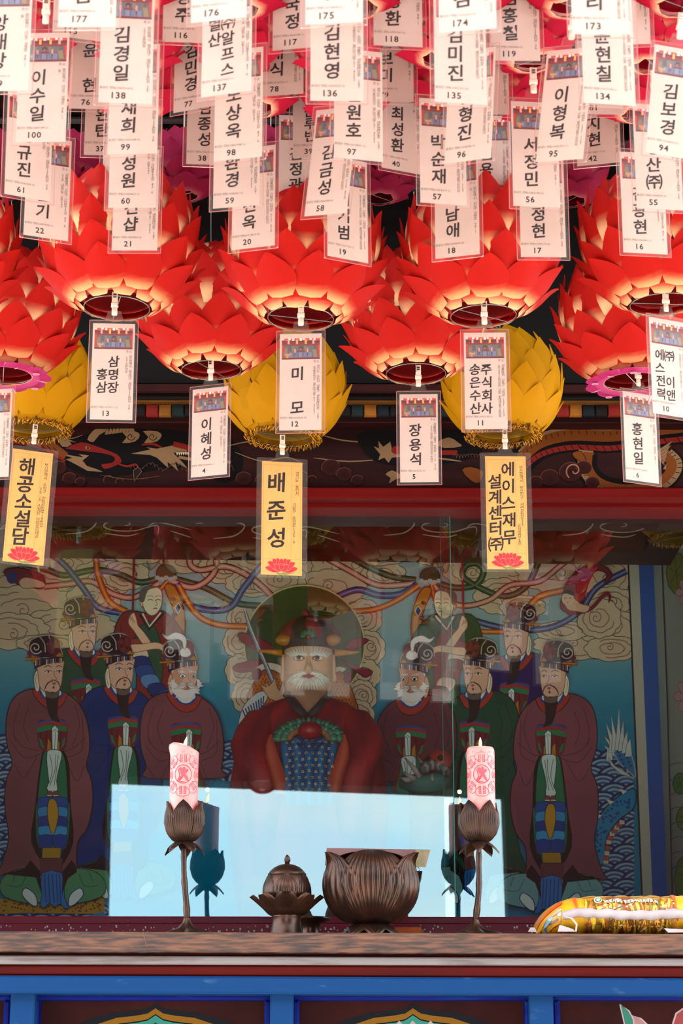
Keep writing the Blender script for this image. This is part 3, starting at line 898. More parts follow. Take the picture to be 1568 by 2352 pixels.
# attendants with staffs, behind the courtiers
def attendant(hx, hy, m, robe, inner, banner):
    A = art()
    T = lambda pts: [(hx + m * x, hy + y) for x, y in pts]
    # staff with canopy and long pendant
    A.outline(T([(30, -50), (52, -50), (60, 90), (44, 100), (50, 0)]) if False else T([(30, -38), (54, -40), (76, 20), (74, 90), (52, 88), (52, 20)]), banner, 2.5, (92, 36, 26), 3)
    for y0 in (-10, 25, 60, 80):
        A.ell(hx + m * (50 + y0 * .14), hy + y0, 7, 5, (86, 30, 26), 0, 10)
    A.outline(T([(52, 6), (62, -6), (70, 10), (60, 24)]) if False else T([(54, 8), (62, -2), (69, 10), (61, 22)]), (40, 56, 104), 2, (196, 196, 184))
    A.outline(T([(12, -65), (18, -85), (34, -90), (52, -82), (56, -64), (36, -56)]), (58, 62, 42), 2, (24, 24, 22), 3)
    for k in range(5):
        A.ell(hx + m * (14 + 10 * k), hy - 60 + 3 * (k % 2), 6, 5, (150, 154, 150), 0, 10)
    A.line(T([(0, -78), (-10, -98)][::-1] + [(30, -112), (46, -118)]), 2.4, (120, 76, 30))
    A.line(T([(28, -110), (30, -90)]), 7, (100, 36, 32))
    A.line(T([(-40, -108), (-42, 0), (-44, 70)]), 5, (112, 32, 32))
    A.ell(hx - m * 40, hy - 112, 5, 7, (112, 32, 32), 0, 10)
    # robe
    A.outline(T([(-6, 22), (-60, 18), (-84, 60), (-82, 110), (-40, 120), (-34, 170), (-30, 240), (40, 300), (110, 300), (96, 230), (70, 150), (80, 110), (70, 60), (30, 18)]), robe, 2.2, LINE, 4)
    A.outline(T([(-6, 40), (20, 80), (26, 160), (10, 220), (-24, 170), (-38, 120), (-36, 70)]), inner, 1.6, LINE, 3)
    for q in ([(60, 40), (40, 90), (44, 150)], [(76, 60), (50, 100), (50, 150)], [(50, 30), (20, 70)], [(-70, 50), (-66, 100)], [(60, 180), (70, 240), (90, 290)], [(40, 180), (56, 250)], [(80, 190), (92, 260)]):
        A.line(T(q), 1.5, lerp(robe, (10, 8, 8), .55))
    # striped sleeve sash
    for j, (sx, sy) in enumerate(((-38, 92), (-32, 112), (-26, 132), (-18, 152), (-6, 174), (10, 194), (34, 208))):
        c = ((30, 60, 120), (70, 110, 160), (20, 44, 96))[j % 3] if m > 0 else ((120, 40, 40), (186, 150, 136), (96, 28, 30))[j % 3]
        if j < 2: c = (186, 166, 150) if j else (120, 50, 46)
        A.outline(T([(sx - 16, sy - 8), (sx + 14, sy - 12), (sx + 26, sy + 8), (sx + 8, sy + 24), (sx - 14, sy + 12)]), c, 1.4, lerp(c, (0, 0, 0), .6), 3)
    A.line(T([(-20, 22), (-4, 52), (22, 20)]), 4, (190, 186, 172), 0)
    A.line(T([(-26, 24), (-6, 60), (28, 22)]), 5, (34, 28, 28), 0)
    # arms and hands
    skin = (196, 162, 132)
    A.outline(T([(-50, 30), (-40, 20), (-34, 34), (-30, 50), (-16, 66), (0, 92), (-16, 96), (-40, 62), (-52, 46)]), skin, 1.5, (90, 56, 44), 3)
    A.outline(T([(-46, 94), (-20, 92), (8, 88), (24, 92), (40, 98), (26, 100), (34, 116), (18, 104), (-8, 106), (-44, 112)]), skin, 1.5, (90, 56, 44), 3)
    for k in range(3):
        A.line(T([(-52 + 4 * k, 26 + 2 * k), (-46 + 4 * k, 38 + 3 * k)]), 1.2, (110, 72, 58), 0)
        A.line(T([(24 + 3 * k, 94 + 4 * k), (40 - 2 * k, 102 + 5 * k)]), 1.2, (110, 72, 58), 0)
    # head
    A.outline(T([(-20, -24), (-26, -10), (-24, 4), (-18, 4)]), skin, 1.3, (100, 62, 50), 2)
    A.outline(T([(-22, -24), (-18, 8), (-4, 26), (10, 24), (22, 8), (25, -14), (22, -32), (6, -40), (-12, -38)]), (208, 186, 158), 1.6, (96, 62, 52), 3)
    A.poly(T([(-26, -6), (-27, -26), (-16, -38), (4, -41), (18, -38), (6, -36), (-8, -30), (-14, -12), (-18, -4)]), (84, 78, 68), 2)
    for ex in (-2, 16):
        A.line(T([(ex - 6, -8), (ex, -10), (ex + 6, -8)]), 1.8, (50, 36, 32)); A.line(T([(ex - 7, -16), (ex, -19), (ex + 6, -16)]), 1.4, (120, 92, 76))
    A.line(T([(9, -8), (14, 2), (8, 4)]), 1.4, (130, 90, 72)); A.line(T([(5, 11), (10, 10), (14, 11)]), 2.2, (150, 70, 58))
    return A.build('painted_attendant', M_PAINT, mural)
attendant(348, 1389, 1, (108, 38, 34), (36, 70, 50), (150, 98, 28))
attendant(1021, 1396, -1, (40, 68, 46), (110, 36, 32), (150, 98, 28))
official(195, 1464, 1, GRN, 'painted_courtier', s=.96, cut=240)
official(1183, 1475, -1, (34, 30, 86), 'painted_courtier', s=.96, cut=240)
official(280, 1550, 1, BLU, 'painted_courtier', full=True, s=.98)
official(1092, 1561, -1, (16, 66, 48), 'painted_courtier', full=True, s=.98)
official(425, 1564, 1, MAR, 'painted_courtier', old=True, s=1.0, cut=225)
official(946, 1571, -1, (96, 50, 58), 'painted_courtier', old=True, s=1.0, cut=225)
official(118, 1557, 1, (112, 66, 70), 'painted_courtier', full=True)
official(1267, 1568, -1, (112, 62, 72), 'painted_courtier', full=True)

# flying children among the ribbons, upper corners
A = art()
A.outline([(1290, 1370), (1300, 1340), (1330, 1310), (1362, 1298), (1395, 1310), (1402, 1330), (1385, 1345), (1390, 1322), (1360, 1320), (1330, 1400), (1310, 1415), (1285, 1400)], (104, 28, 34), 2, LINE, 3)
A.line([(1300, 1415), (1350, 1405), (1385, 1370), (1398, 1372), (1396, 1388)], 9, (104, 28, 34), taper=True)
A.outline([(1294, 1378), (1310, 1372), (1330, 1390), (1352, 1396), (1344, 1410), (1322, 1408), (1300, 1402)], (184, 150, 124), 1.6, (96, 62, 50), 3)
A.ell(1302, 1378, 14, 16, (190, 160, 134), 0, 18); A.poly([(1290, 1368), (1300, 1358), (1316, 1364), (1314, 1372), (1300, 1367)], (30, 26, 28), 2)
A.line([(1294, 1378), (1299, 1377)], 1.6, (60, 40, 36), 0); A.line([(1305, 1378), (1310, 1377)], 1.6, (60, 40, 36), 0); A.line([(1299, 1388), (1304, 1388)], 1.8, (150, 66, 56), 0)
A.outline([(10, 1318), (40, 1308), (80, 1316), (104, 1330), (100, 1356), (70, 1352), (40, 1345)], (104, 34, 40), 2, LINE, 3)
A.outline([(46, 1340), (62, 1330), (100, 1340), (104, 1352), (76, 1354), (54, 1354)], (184, 150, 124), 1.6, (96, 62, 50), 3)
A.ell(30, 1330, 13, 15, (40, 50, 96), 0, 14)
A.build('painted_flying_child', M_PAINT, mural)

# -------------------------------------------------------------- painted king behind the statue
A = art()
A.ell(699, 1486, 139, 139, (176, 164, 108), 0, 64)
A.ell(699, 1486, 136, 136, (44, 64, 30), 0, 64)
for pts in ([(630, 1490), (580, 1462), (548, 1458), (556, 1478), (590, 1496)], [(620, 1525), (580, 1520), (535, 1535), (550, 1548), (600, 1540)],
            [(790, 1490), (815, 1470), (845, 1472), (838, 1482), (812, 1496)], [(780, 1515), (820, 1535), (855, 1545), (842, 1558), (820, 1548)]):
    A.outline(pts, (116, 34, 46), 1.6, (40, 16, 20), 3)
A.outline([(586, 1545), (610, 1525), (650, 1535), (662, 1568), (640, 1560)], (186, 182, 166), 1.4, (70, 66, 58), 3)
A.outline([(750, 1560), (770, 1535), (795, 1540), (770, 1556)], (186, 182, 166), 1.4, (70, 66, 58), 3)
for pts, sx in (([(568, 1610), (590, 1560), (615, 1540), (660, 1565), (664, 1620), (600, 1625)], 0), ([(758, 1570), (780, 1545), (800, 1570), (816, 1610), (820, 1640), (770, 1625)], 1)):
    A.outline(pts, (140, 74, 24), 2, (60, 30, 16), 3)
    for j in range(9):
        for k in range(12):
            x = (568 if not sx else 758) + k * 8 + (4 if j % 2 else 0); y = 1556 + j * 8
            ins = (x > 572 + (1612 - y) * .45 and x < 655 and y < 1620) if not sx else (x > 762 and x < 778 + (y - 1545) * .44 and y > 1555 and y < 1632)
            if ins:
                A.line([(x - 4, y - 3), (x - 3, y + 2), (x, y + 4), (x + 3, y + 2), (x + 4, y - 3)], 1.2, (196, 120, 44), 2)
    xe = 590 if not sx else 800
    A.ell(xe, 1552 if not sx else 1560, 11, 15, (96, 26, 44), .4, 14)
A.outline([(548, 1665), (560, 1625), (590, 1595), (614, 1592), (612, 1612), (590, 1640), (568, 1680), (552, 1678)], (176, 184, 180), 1.6, (60, 70, 80), 3)
for k in range(9):
    a = -2.0 + k * .17
    A.line([(600 + 8 * cos(a + 3.9), 1650 + 8 * sin(a + 3.9)), (600 + 52 * cos(a - .9), 1652 + 52 * sin(a - .9))] if False else [(572 + k * 4, 1668 - k * 6), (558 + k * 6, 1634 - k * 4)], 3, (28, 50, 110), 0)
A.outline([(560, 1398), (566, 1408), (580, 1450), (604, 1505), (622, 1545), (642, 1592), (652, 1625), (641, 1620), (630, 1590), (606, 1530), (588, 1490), (568, 1440)], (120, 128, 150), 2, (60, 64, 80))
A.line([(561, 1400), (580, 1455), (610, 1525), (640, 1600)], 2, (190, 190, 180))
A.outline([(620, 1608), (604, 1585), (600, 1575), (612, 1582), (608, 1562), (618, 1580), (632, 1560), (634, 1572), (642, 1590), (650, 1570), (656, 1600), (650, 1616)], (186, 150, 116), 1.5, (96, 60, 44), 2)
A.build('painted_king', M_PAINT, mural)

# -------------------------------------------------------------- mural of the side wall
side = empty('side_mural', (X_SIDE + .04, 6.4, 1.5), 'lotus pond mural on the right side wall behind the glass', 'mural')
def SP(x, y, h):
    p = PX(x, y, X_SIDE)
    return Vector((X_SIDE - h, p.y, p.z))
mb = MB(side.location)
rows, cols = [], []
for j in range(16):
    z = 1.5 + 2.1 * j / 15
    rows.append([Vector((X_SIDE, yy, z)) for yy in (5.97, 6.3, 6.6, Y_MURAL)])
    t = j / 10
    cols += [lin(*lerp((84, 112, 140), (120, 136, 128), sstep(.15, .6, t)), MG * 1.8)] * 4
mb.grid(rows, cols=cols)
mb.build('painted_ground', M_PAINT, side, colored=True)
A = Art(SP, MG * 1.8)
SO = {}
def leaf(cx, cy, rx, ry, c):
    A.outline([(cx + rx * cos(a * pi / 9) * (1 + .06 * (a % 2)), cy + ry * sin(a * pi / 9) * (1 + .06 * (a % 2))) for a in range(18)], c, 2, lerp(c, (10, 20, 10), .5))
    for k in range(6):
        a = k * pi / 3 + .3
        A.line([(cx, cy), (cx + .8 * rx * cos(a), cy + .8 * ry * sin(a))], 1.4, lerp(c, (10, 20, 10), .4), 0)
leaf(1553, 1315, 22, 46, (88, 104, 36))
leaf(1562, 1800, 16, 24, (62, 112, 50)); leaf(1574, 1880, 20, 28, (92, 120, 44)); leaf(1586, 2020, 36, 60, (84, 124, 50)); leaf(1610, 1600, 18, 26, (70, 112, 60))
for cx, cy, s in ((1575, 1360, 16), (1576, 1600, 20), (1640, 1450, 22)):
    for k in range(6):
        a = k * pi / 3
        A.outline([(cx, cy), (cx + s * cos(a - .4), cy + s * 1.4 * sin(a - .4)), (cx + s * 1.5 * cos(a), cy + s * 2.0 * sin(a)), (cx + s * cos(a + .4), cy + s * 1.4 * sin(a + .4))], (196, 130, 130), 1.2, (150, 70, 84), 2)
for k in range(8):
    y = 1760 + 34 * k
    A.line([(1536 + k, y), (1556, y - 8), (1590, y - 6)], 1.6, (60, 84, 110))
A.line([(1520, 1262), (1533, 1600), (1546, 2100)], 2.5, (40, 44, 40), 0)
A.build('painted_lotuses', M_PAINT, side)

# -------------------------------------------------------------- dragons of the frieze
fr = bpy.data.objects['wall_frieze']
A = Art(lambda x, y, h: P(x, y, 5.82) + Vector((0, -h, 0)), 0.75)
TAN, RED, BLK, BRN = (120, 92, 66), (108, 28, 24), (16, 12, 14), (104, 54, 22)
A.poly([(150, 1018), (240, 985), (330, 980), (420, 990), (520, 1000), (560, 1060), (520, 1110), (420, 1075), (300, 1090), (200, 1095), (130, 1050)], BLK, 3)
A.outline([(120, 995), (148, 1004), (180, 1018), (160, 1014), (172, 1030), (142, 1026)], TAN, 1.2, BLK)
A.outline([(150, 1030), (185, 1015), (215, 1022), (250, 1035), (272, 1045), (280, 1062), (262, 1072), (240, 1078), (232, 1066), (258, 1062), (262, 1050), (235, 1042), (200, 1038), (170, 1034)], RED, 1.8, BLK, 2)
A.ell(201, 1029, 6, 3.5, TAN, .2, 10); A.ell(202, 1029, 2.4, 2.4, BLK, 0, 8)
A.outline([(200, 1010), (212, 990), (235, 978), (260, 980), (280, 990), (250, 990), (228, 1000), (215, 1016)], TAN, 1.4, BLK, 2)
A.outline([(132, 1040), (190, 1050), (178, 1042), (205, 1046), (190, 1058), (200, 1070), (225, 1078), (238, 1085), (200, 1082), (175, 1068), (150, 1055), (165, 1052)], TAN, 1.2, BLK)
for cx in (300, 350):
    A.outline([(cx - 22, 990), (cx + 10, 990), (cx + 22, 1000), (cx + 10, 1015), (cx - 20, 1018), (cx - 10, 1004)], TAN, 1.4, BLK, 2)
    A.line(spiral(cx, 1003, 10, 1.2), 1.6, BLK, 2)
A.outline([(300, 1042), (345, 1032), (330, 1026), (360, 1030), (400, 1022), (430, 1030), (430, 1045), (398, 1040), (420, 1062), (432, 1078), (402, 1062), (410, 1084), (385, 1062), (388, 1078), (360, 1052), (345, 1046)], TAN, 1.4, BLK)
A.line([(398, 1020), (430, 1028), (460, 1040), (520, 1040)], 12, RED); A.line([(410, 1050), (460, 1058), (530, 1062)], 7, TAN)
A.line([(325, 1022), (350, 1020), (372, 1028)], 6, RED, taper=True)
A.line([(-20, 1000), (60, 1010), (110, 1022), (150, 1050)], 22, BRN); A.line([(-20, 1010), (60, 1020), (108, 1034), (150, 1060)], 6, RED)
for k in range(9):
    A.line([(10 + 14 * k, 1002 + k * 3.2), (20 + 14 * k, 1012 + k * 3.2)], 1.5, BLK, 0)
A.line([(520, 1025), (600, 1012), (700, 1030)], 3, TAN, taper=True); A.line([(740, 1000), (790, 1012), (870, 1018)], 3, TAN, taper=True); A.line([(720, 1052), (800, 1060), (880, 1055)], 3, TAN, taper=True)
A.poly([(820, 1000), (900, 985), (1060, 990), (1110, 1030), (1060, 1060), (960, 1070), (860, 1060)], BLK, 3)
A.outline([(856, 1024), (870, 1030), (868, 1012), (880, 1026), (896, 1014), (900, 1030), (930, 1034), (930, 1050), (900, 1052), (892, 1064), (882, 1052), (868, 1058), (872, 1044)], TAN, 1.4, BLK)
A.ell(912, 1034, 14, 10, RED, 0, 14)
A.outline([(884, 1090), (900, 1080), (920, 1090), (930, 1098), (912, 1100), (892, 1112), (896, 1098)], TAN, 1.2, BLK, 2)
A.outline([(1000, 1018), (1030, 1004), (1052, 1016), (1060, 1026), (1020, 1030)], TAN, 1.4, BLK, 2)
A.line([(1010, 1040), (1050, 1040)], 11, RED); A.line([(1000, 1052), (1060, 1060)], 4, TAN, taper=True)
A.outline([(1060, 1080), (1080, 1072), (1110, 1084), (1100, 1110), (1080, 1104)], BRN, 1.6, BLK, 2)
# right dragon: thick winding body
path = [(1195, 1062), (1240, 1025), (1310, 1008), (1400, 1010), (1470, 1000), (1600, 985)]
A.line(path, 62, BLK); A.line([(x, y - 20) for x, y in path], 17, TAN); A.line([(x, y - 8) for x, y in path], 26, BRN); A.line([(x, y + 20) for x, y in path], 12, RED)
pts = spline(path, False, 10)
for i in range(2, len(pts), 2):
    x, y = pts[i]
    A.line([(x, y + 15), (x + 7, y + 25)], 1.6, BLK, 0); A.line([(x, y - 18), (x + 3, y - 10)], 1.3, BLK, 0)
path = [(1345, 1035), (1345, 1075), (1375, 1110), (1440, 1124), (1520, 1108), (1550, 1070), (1530, 1045)]
A.line(path, 44, BLK); A.line(path, 34, TAN); A.line([(x + (1440 - x) * .07, y + (1070 - y) * .12) for x, y in path], 24, BRN)
A.line([(x + (1440 - x) * .22, y + (1070 - y) * .3) for x, y in path], 11, BLK)
pts = spline(path, False, 8)
for i in range(1, len(pts), 2):
    x, y = pts[i]; dx, dy = (x - 1440) / 105, (y - 1075) / 50
    A.line([(x + dx * 6, y + dy * 6), (x + dx * 15, y + dy * 14)], 1.5, BLK, 0)
for k in range(7):
    A.outline([(1500 + k * 5, 1040 + k * 4), (1545 - k * 4, 1012 + k * 11), (1512 + k * 3, 1056 + k * 4)], TAN, 1, BLK)
A.outline([(1315, 1040), (1335, 1038), (1346, 1062), (1330, 1060), (1316, 1050)], BRN, 1.4, BLK, 2)
for cx, cy, r in ((1310, 1085, 26), (1340, 1075, 18), (1262, 1098, 22), (1230, 1108, 16), (1360, 1110, 16), (560, 1100, 18), (600, 1104, 14), (760, 1075, 22), (790, 1090, 18), (820, 1104, 14), (135, 1075, 18), (160, 1100, 16), (185, 1108, 12), (110, 1102, 14)):
    A.ell(cx, cy, r, r * .85, (50, 22, 20), 0, 18, (38, 15, 15))
    A.line([(cx + r * cos(a * .25 + 2.8), cy + r * .85 * sin(a * .25 + 2.8)) for a in range(13)], 1.6, (84, 50, 42), 2)
A.line(spiral(1318, 1082, 20, 1.1, 2.2), 3, (140, 96, 80), 3)
# whiskers, teeth, scales and cloud rims
for k in range(26):
    x = 300 + 9 * k
    A.line([(x, 1076 + 8 * sin(k)), (x + 6, 1070 + 8 * sin(k)), (x + 12, 1076 + 8 * sin(k + 1))], 1.3, (70, 52, 42), 2)
for k in range(8):
    A.outline([(240 + 8 * k, 1000 - k), (246 + 8 * k, 985 - 2 * k), (254 + 8 * k, 998 - k)], TAN, 1, BLK)
A.line([(262, 1062), (290, 1072), (312, 1068), (318, 1080)], 5, RED, taper=True)
A.outline([(306, 1082), (318, 1074), (326, 1084), (316, 1096), (309, 1108), (307, 1092)], (30, 26, 26), 1.2, TAN)
for k in range(6):
    A.outline([(404 + 5 * k, 1040), (407 + 5 * k, 1048), (410 + 5 * k, 1040)], (190, 170, 140), .8, BLK)
A.line([(60, 1000), (110, 992), (160, 1008), (190, 1000)], 2.4, TAN, taper=True)
A.line([(230, 1092), (300, 1102), (370, 1094)], 2, (84, 60, 48), taper=True)
A.line([(540, 1040), (600, 1060), (660, 1052), (700, 1068)], 2.6, TAN, taper=True)
for cx, cy, r in ((250, 1104, 12), (275, 1108, 9), (690, 1096, 16), (716, 1104, 12), (980, 1100, 14), (1175, 1094, 16), (1150, 1104, 12), (1460, 1108, 8)):
    A.line([(cx + r * cos(a * .25 + 2.6), cy + r * .85 * sin(a * .25 + 2.6)) for a in range(14)], 1.8, (92, 56, 46), 2)
for k in range(22):
    x = 1040 + 7 * k
    A.line([(x, 1050 + 6 * sin(k * .8)), (x + 5, 1044), (x + 8, 1052)], 1.2, (84, 60, 44), 2)
A.build('painted_dragons', M_PAINT, fr)
# ================================================================ THE STATUE OF THE KING
SG = 1.4
st = empty('king_statue', P(708, 2120, Y_STATUE), 'painted statue of a white-bearded king in red robe and crown before the green halo', 'statue')
so = st.location
def S(px, py, dy=0.0):
    """local point of the statue: pixel column and row at the statue's plane, pushed dy towards the court"""
    p = P(px, py, Y_STATUE)
    return Vector((p.x, p.y - dy, p.z)) - so
k_s = mpp(708, 1600, Y_STATUE)
def M_att(name, rough, coat=0.0): return attr_mat(name, rough, 0.4, 0, coat)
M_ST = M_att('statue_paint', 0.55)
M_STG = M_att('statue_gloss', 0.35)
def srow(cx, py, rx, ry, n=28, pw=2.0, dy=0.0):
    """one horizontal super-ellipse of the body, sizes in pixels"""
    c = S(cx, py, dy)
    r = []
    for k in range(n + 1):
        a = 2 * pi * k / n
        ca, sa = cos(a), sin(a)
        r.append(Vector((c.x + rx * k_s * math.copysign(abs(ca) ** (2 / pw), ca), c.y + ry * k_s * math.copysign(abs(sa) ** (2 / pw), sa), c.z)))
    return r
c_robe, c_robe2 = lin(138, 26, 30, SG), lin(92, 18, 26, SG)
mb = MB()
prof = [(2140, 150, 100), (2000, 172, 110), (1880, 182, 112), (1800, 178, 106), (1760, 172, 100), (1720, 164, 92), (1690, 152, 84), (1660, 136, 74), (1635, 116, 62), (1618, 92, 52), (1608, 62, 44)]
rows, cols = [], []
for j, (py, rx, ry) in enumerate(prof):
    rows.append(srow(708, py, rx, ry, 40, 2.3))
    for k in range(41):
        a = 2 * pi * k / 40
        t = .5 + .5 * sin(9 * a + py * .045)
        cols.append(lerp(c_robe, c_robe2, t * .8))
for j in range(len(rows)):                           # folds of the sleeves
    for k, p in enumerate(rows[j]):
        a = 2 * pi * k / 40
        if j < 8: p.y += .006 * sin(11 * a + j * 1.3)
mb.grid(rows, cols=cols)
mb.build('robe', M_ST, st, smooth=True, colored=True)
# hanging sleeves, left and right, with orange lining
for sx in (-1, 1):
    mb = MB()
    rows, cols = [], []
    for j, (py, ox, rx, ry, dy) in enumerate(((1640, 100, 38, 40, .02), (1680, 118, 46, 52, .05), (1720, 126, 50, 58, .08), (1760, 118, 50, 60, .11), (1800, 104, 48, 56, .13), (1850, 100, 42, 46, .13), (1900, 100, 36, 40, .12), (1960, 100, 30, 34, .1))):
        rows.append(srow(708 + sx * ox, py, rx, ry, 20, 2.2, dy))
        cols += [lerp(c_robe, c_robe2, .5 + .5 * sin(4 * 2 * pi * k / 20 + j)) for k in range(21)]
    mb.grid(rows, cols=cols)
    slv = mb.build('sleeve', M_ST, st, smooth=True, colored=True)
    A_ = MB(); A_.col = lin(150, 58, 36, SG)
    rows = []
    for j, (py, xo, w) in enumerate(((1716, 82, 6), (1738, 86, 14), (1762, 84, 20), (1787, 76, 22), (1817, 68, 22), (1850, 62, 18))):
        rows.append([S(708 + sx * (xo - w), py, .20), S(708 + sx * xo, py, .225), S(708 + sx * (xo + w * .5), py, .205), S(708 + sx * (xo + w * .5), py, .17)])
    A_.grid(rows).build('sleeve_lining', M_ST, slv, smooth=True, colored=True)
# neck and open collar
mb = MB(); mb.col = lin(150, 118, 90, SG)
mb.grid([srow(708, py, rx, ry, 24) for py, rx, ry in ((1650, 40, 36), (1620, 42, 36), (1600, 45, 38), (1585, 48, 42))]).build('neck', M_ST, st, smooth=True, colored=True)
mb = MB()
mb.col = lin(150, 116, 88, SG)
mb.grid([[S(668, 1602, .085), S(708, 1600, .10), S(748, 1602, .085)], [S(684, 1625, .125), S(709, 1625, .13), S(734, 1625, .125)], [S(705, 1655, .15), S(709, 1658, .152), S(713, 1655, .15)]]).build('chest', M_ST, st, smooth=True, colored=True)
for sx in (-1, 1):
    mb = MB(); mb.col = lin(40, 40, 42, SG)
    rows = []
    for py, xi, xo, dy in ((1600, 40, 54, .08), (1612, 38, 58, .10), (1626, 28, 48, .135), (1642, 16, 38, .155), (1658, 2, 26, .168), (1668, -4, 14, .172)):
        rows.append([S(708 + sx * xi, py, dy), S(708 + sx * (xi + xo) / 2, py, dy + .006), S(708 + sx * xo, py, dy - .004)])
    col_o = mb.grid(rows).build('collar', M_ST, st, smooth=True, colored=True)
    A = Art(lambda x, y, h: S(x, y, .165 + h - max(0, (1660 - y)) * .0012), SG, .00003)
    A.line([(708 + sx * 52, 1612), (708 + sx * 34, 1640), (708 + sx * 16, 1662)], 1.4, (150, 110, 40))
    A.line(spiral(708 + sx * 14, 1654, 7, 1.3), 1.6, (170, 126, 44), 2); A.line(spiral(708 + sx * 30, 1636, 5, 1.3), 1.4, (170, 126, 44), 2)
    o = link('collar_gold', make_mesh('collar_gold', A.V, A.F, A.C), M_PAINT, col_o)

# head: a broad carved face
mb = MB()
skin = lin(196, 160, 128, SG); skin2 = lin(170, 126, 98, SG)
rows, cols = [], []
for py, rx, ry in ((1608, 42, 36), (1602, 47, 42), (1592, 51, 47), (1575, 54, 51), (1550, 56, 54), (1525, 56.5, 54), (1500, 56, 53), (1490, 55, 52), (1478, 50, 48)):
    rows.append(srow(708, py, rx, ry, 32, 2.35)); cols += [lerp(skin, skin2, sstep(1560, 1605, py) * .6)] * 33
mb.grid(rows, cols=cols)
head = mb.build('head', M_ST, st, smooth=True, colored=True)
fy = lambda x: .5 * 0 + (54 * k_s) * (max(0.0, 1 - abs((x - 708) / 57.0) ** 2.35)) ** (1 / 2.35)   # face surface
FM = lambda x, y, h: S(x, y, fy(x) + h)
# nose
mb = MB(); mb.col = skin
rows = []
for py, w, d in ((1518, 5, .002), (1530, 6, .010), (1542, 9, .020), (1550, 12, .028), (1555, 11, .022), (1558, 8, .004)):
    rows.append([FM(709 - w, py, -.002), FM(709 - w * .5, py, d * .75), FM(709, py, d), FM(709 + w * .5, py, d * .75), FM(709 + w, py, -.002)])
mb.grid(rows).build('nose', M_ST, head, smooth=True, colored=True)
for sx in (-1, 1):
    mb = MB(); mb.col = skin
    c = S(708 + sx * 58, 1535, 0.0)
    mb.ball(c, (.007, .016, .045), 10, 8); mb.ball(c + Vector((sx * .003, -.008, -.03)), (.006, .008, .014), 8, 6)
    mb.build('ear', M_ST, head, smooth=True, colored=True)
    ex = 708 + sx * 21 + 1
    mb = MB(); mb.col = lin(214, 206, 190, SG)
    mb.ball(S(ex, 1522, fy(ex) - .004), (.0165, .009, .0085), 14, 8)
    eye = mb.build('eye', M_STG, head, smooth=True, colored=True)
    mb = MB(); mb.col = lin(110, 40, 34, SG); mb.ball(S(ex - 1, 1522, fy(ex) + .0035), (.0075, .003, .0075), 12, 6)
    mb.col = lin(14, 10, 12); mb.ball(S(ex - 1, 1522, fy(ex) + .0055), (.0042, .002, .0042), 10, 6)
    mb.build('iris', M_STG, eye, smooth=True, colored=True)
    A = Art(lambda x, y, h: FM(x, y, .001 + h), SG, .00003)
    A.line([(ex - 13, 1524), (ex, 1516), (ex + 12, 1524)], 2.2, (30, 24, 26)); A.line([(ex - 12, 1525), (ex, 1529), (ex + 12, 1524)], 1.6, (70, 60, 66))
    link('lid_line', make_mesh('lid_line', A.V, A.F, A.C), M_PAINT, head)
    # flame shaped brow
    mb = MB()
    for j in range(7):
        x0 = ex - sx * 10 + sx * 5.2 * j - sx * 5
        tip = (x0 + sx * (2 + j * 2.2) , 1496 - (7 - abs(j - 2)) * .9 + (j * 2.0))
        base = [(x0 - 4.6, 1517), (x0 + 4.6, 1517 + (1 if j < 6 else 3))]
        V = [FM(base[0][0], base[0][1], .001), FM(base[1][0], base[1][1], .001), FM(tip[0], tip[1], .003), FM((base[0][0] + base[1][0]) / 2, 1511, .008)]
        mb.add(V, [(0, 1, 3), (1, 2, 3), (2, 0, 3)], lin(206, 208, 202, SG))
    mb.build('eyebrow', M_ST, head, colored=True)
# beard and moustache of carved tufts
mb = MB()
W = lin(206, 208, 200, SG); W2 = lin(150, 150, 146, SG)
def tuft(bx_, by_, tx, ty, w, d, col=W):
    dx, dy = tx - bx_, ty - by_
    L = math.hypot(dx, dy) or 1
    nx, ny = -dy / L * w, dx / L * w
    V = [FM(bx_ + nx, by_ + ny, .001), FM(bx_ - nx, by_ - ny, .001), FM(tx, ty, .003), FM(bx_ + dx * .35, by_ + dy * .35, d)]
    mb.add(V, [(0, 1, 3), (1, 2, 3), (2, 0, 3)], col)
for row, (r0, r1, n, off) in enumerate(((20, 40, 20, 0), (14, 32, 17, .5), (8, 22, 13, .25))):
    for k in range(n):
        a = radians(8 + 164 * (k + off) / n)
        bx_, by_ = 709 + (r0 + 16) * cos(a) * .95, 1562 + r0 * .55 * sin(a)
        tx, ty = 709 + (r1 + 12) * cos(a) * 1.02, 1563 + r1 * .92 * sin(a)
        tuft(bx_, by_, tx, ty, 4.4, .007 + .003 * row, W if k % 3 else lerp(W, W2, .4))
for sx in (-1, 1):
    for j in range(8):
        t = j / 7
        tuft(709 + sx * (6 + 26 * t), 1560 + 4 * t, 709 + sx * (16 + 32 * t), 1547 + 18 * t - 4 * sin(pi * t), 4.6, .011)
        tuft(709 + sx * (4 + 22 * t), 1562 + 3 * t, 709 + sx * (20 + 30 * t), 1560 + 8 * t, 4.2, .010)
mb.build('beard', M_ST, head, colored=True)
mb = MB(); mb.col = lin(150, 26, 30, SG)
rows = [[FM(x, 1565 - hgt * s_ + (2 if abs(x - 709) > 12 else 0), .012 - abs(s_) * .004) for x in (693, 698, 703, 706, 709, 712, 715, 720, 725)] for s_, hgt in ((1, 4.2), (.5, 3), (0, 0), (-.5, 3), (-1, 4.2))]
for r in rows:
    m0 = S(0, 1565).z
    for i, p in enumerate(r):
        f = (1 - abs(i - 4) / 4.0) ** .6
        p.z = m0 + (p.z - m0) * f
mb.grid(rows).build('lips', M_STG, head, smooth=True, colored=True)

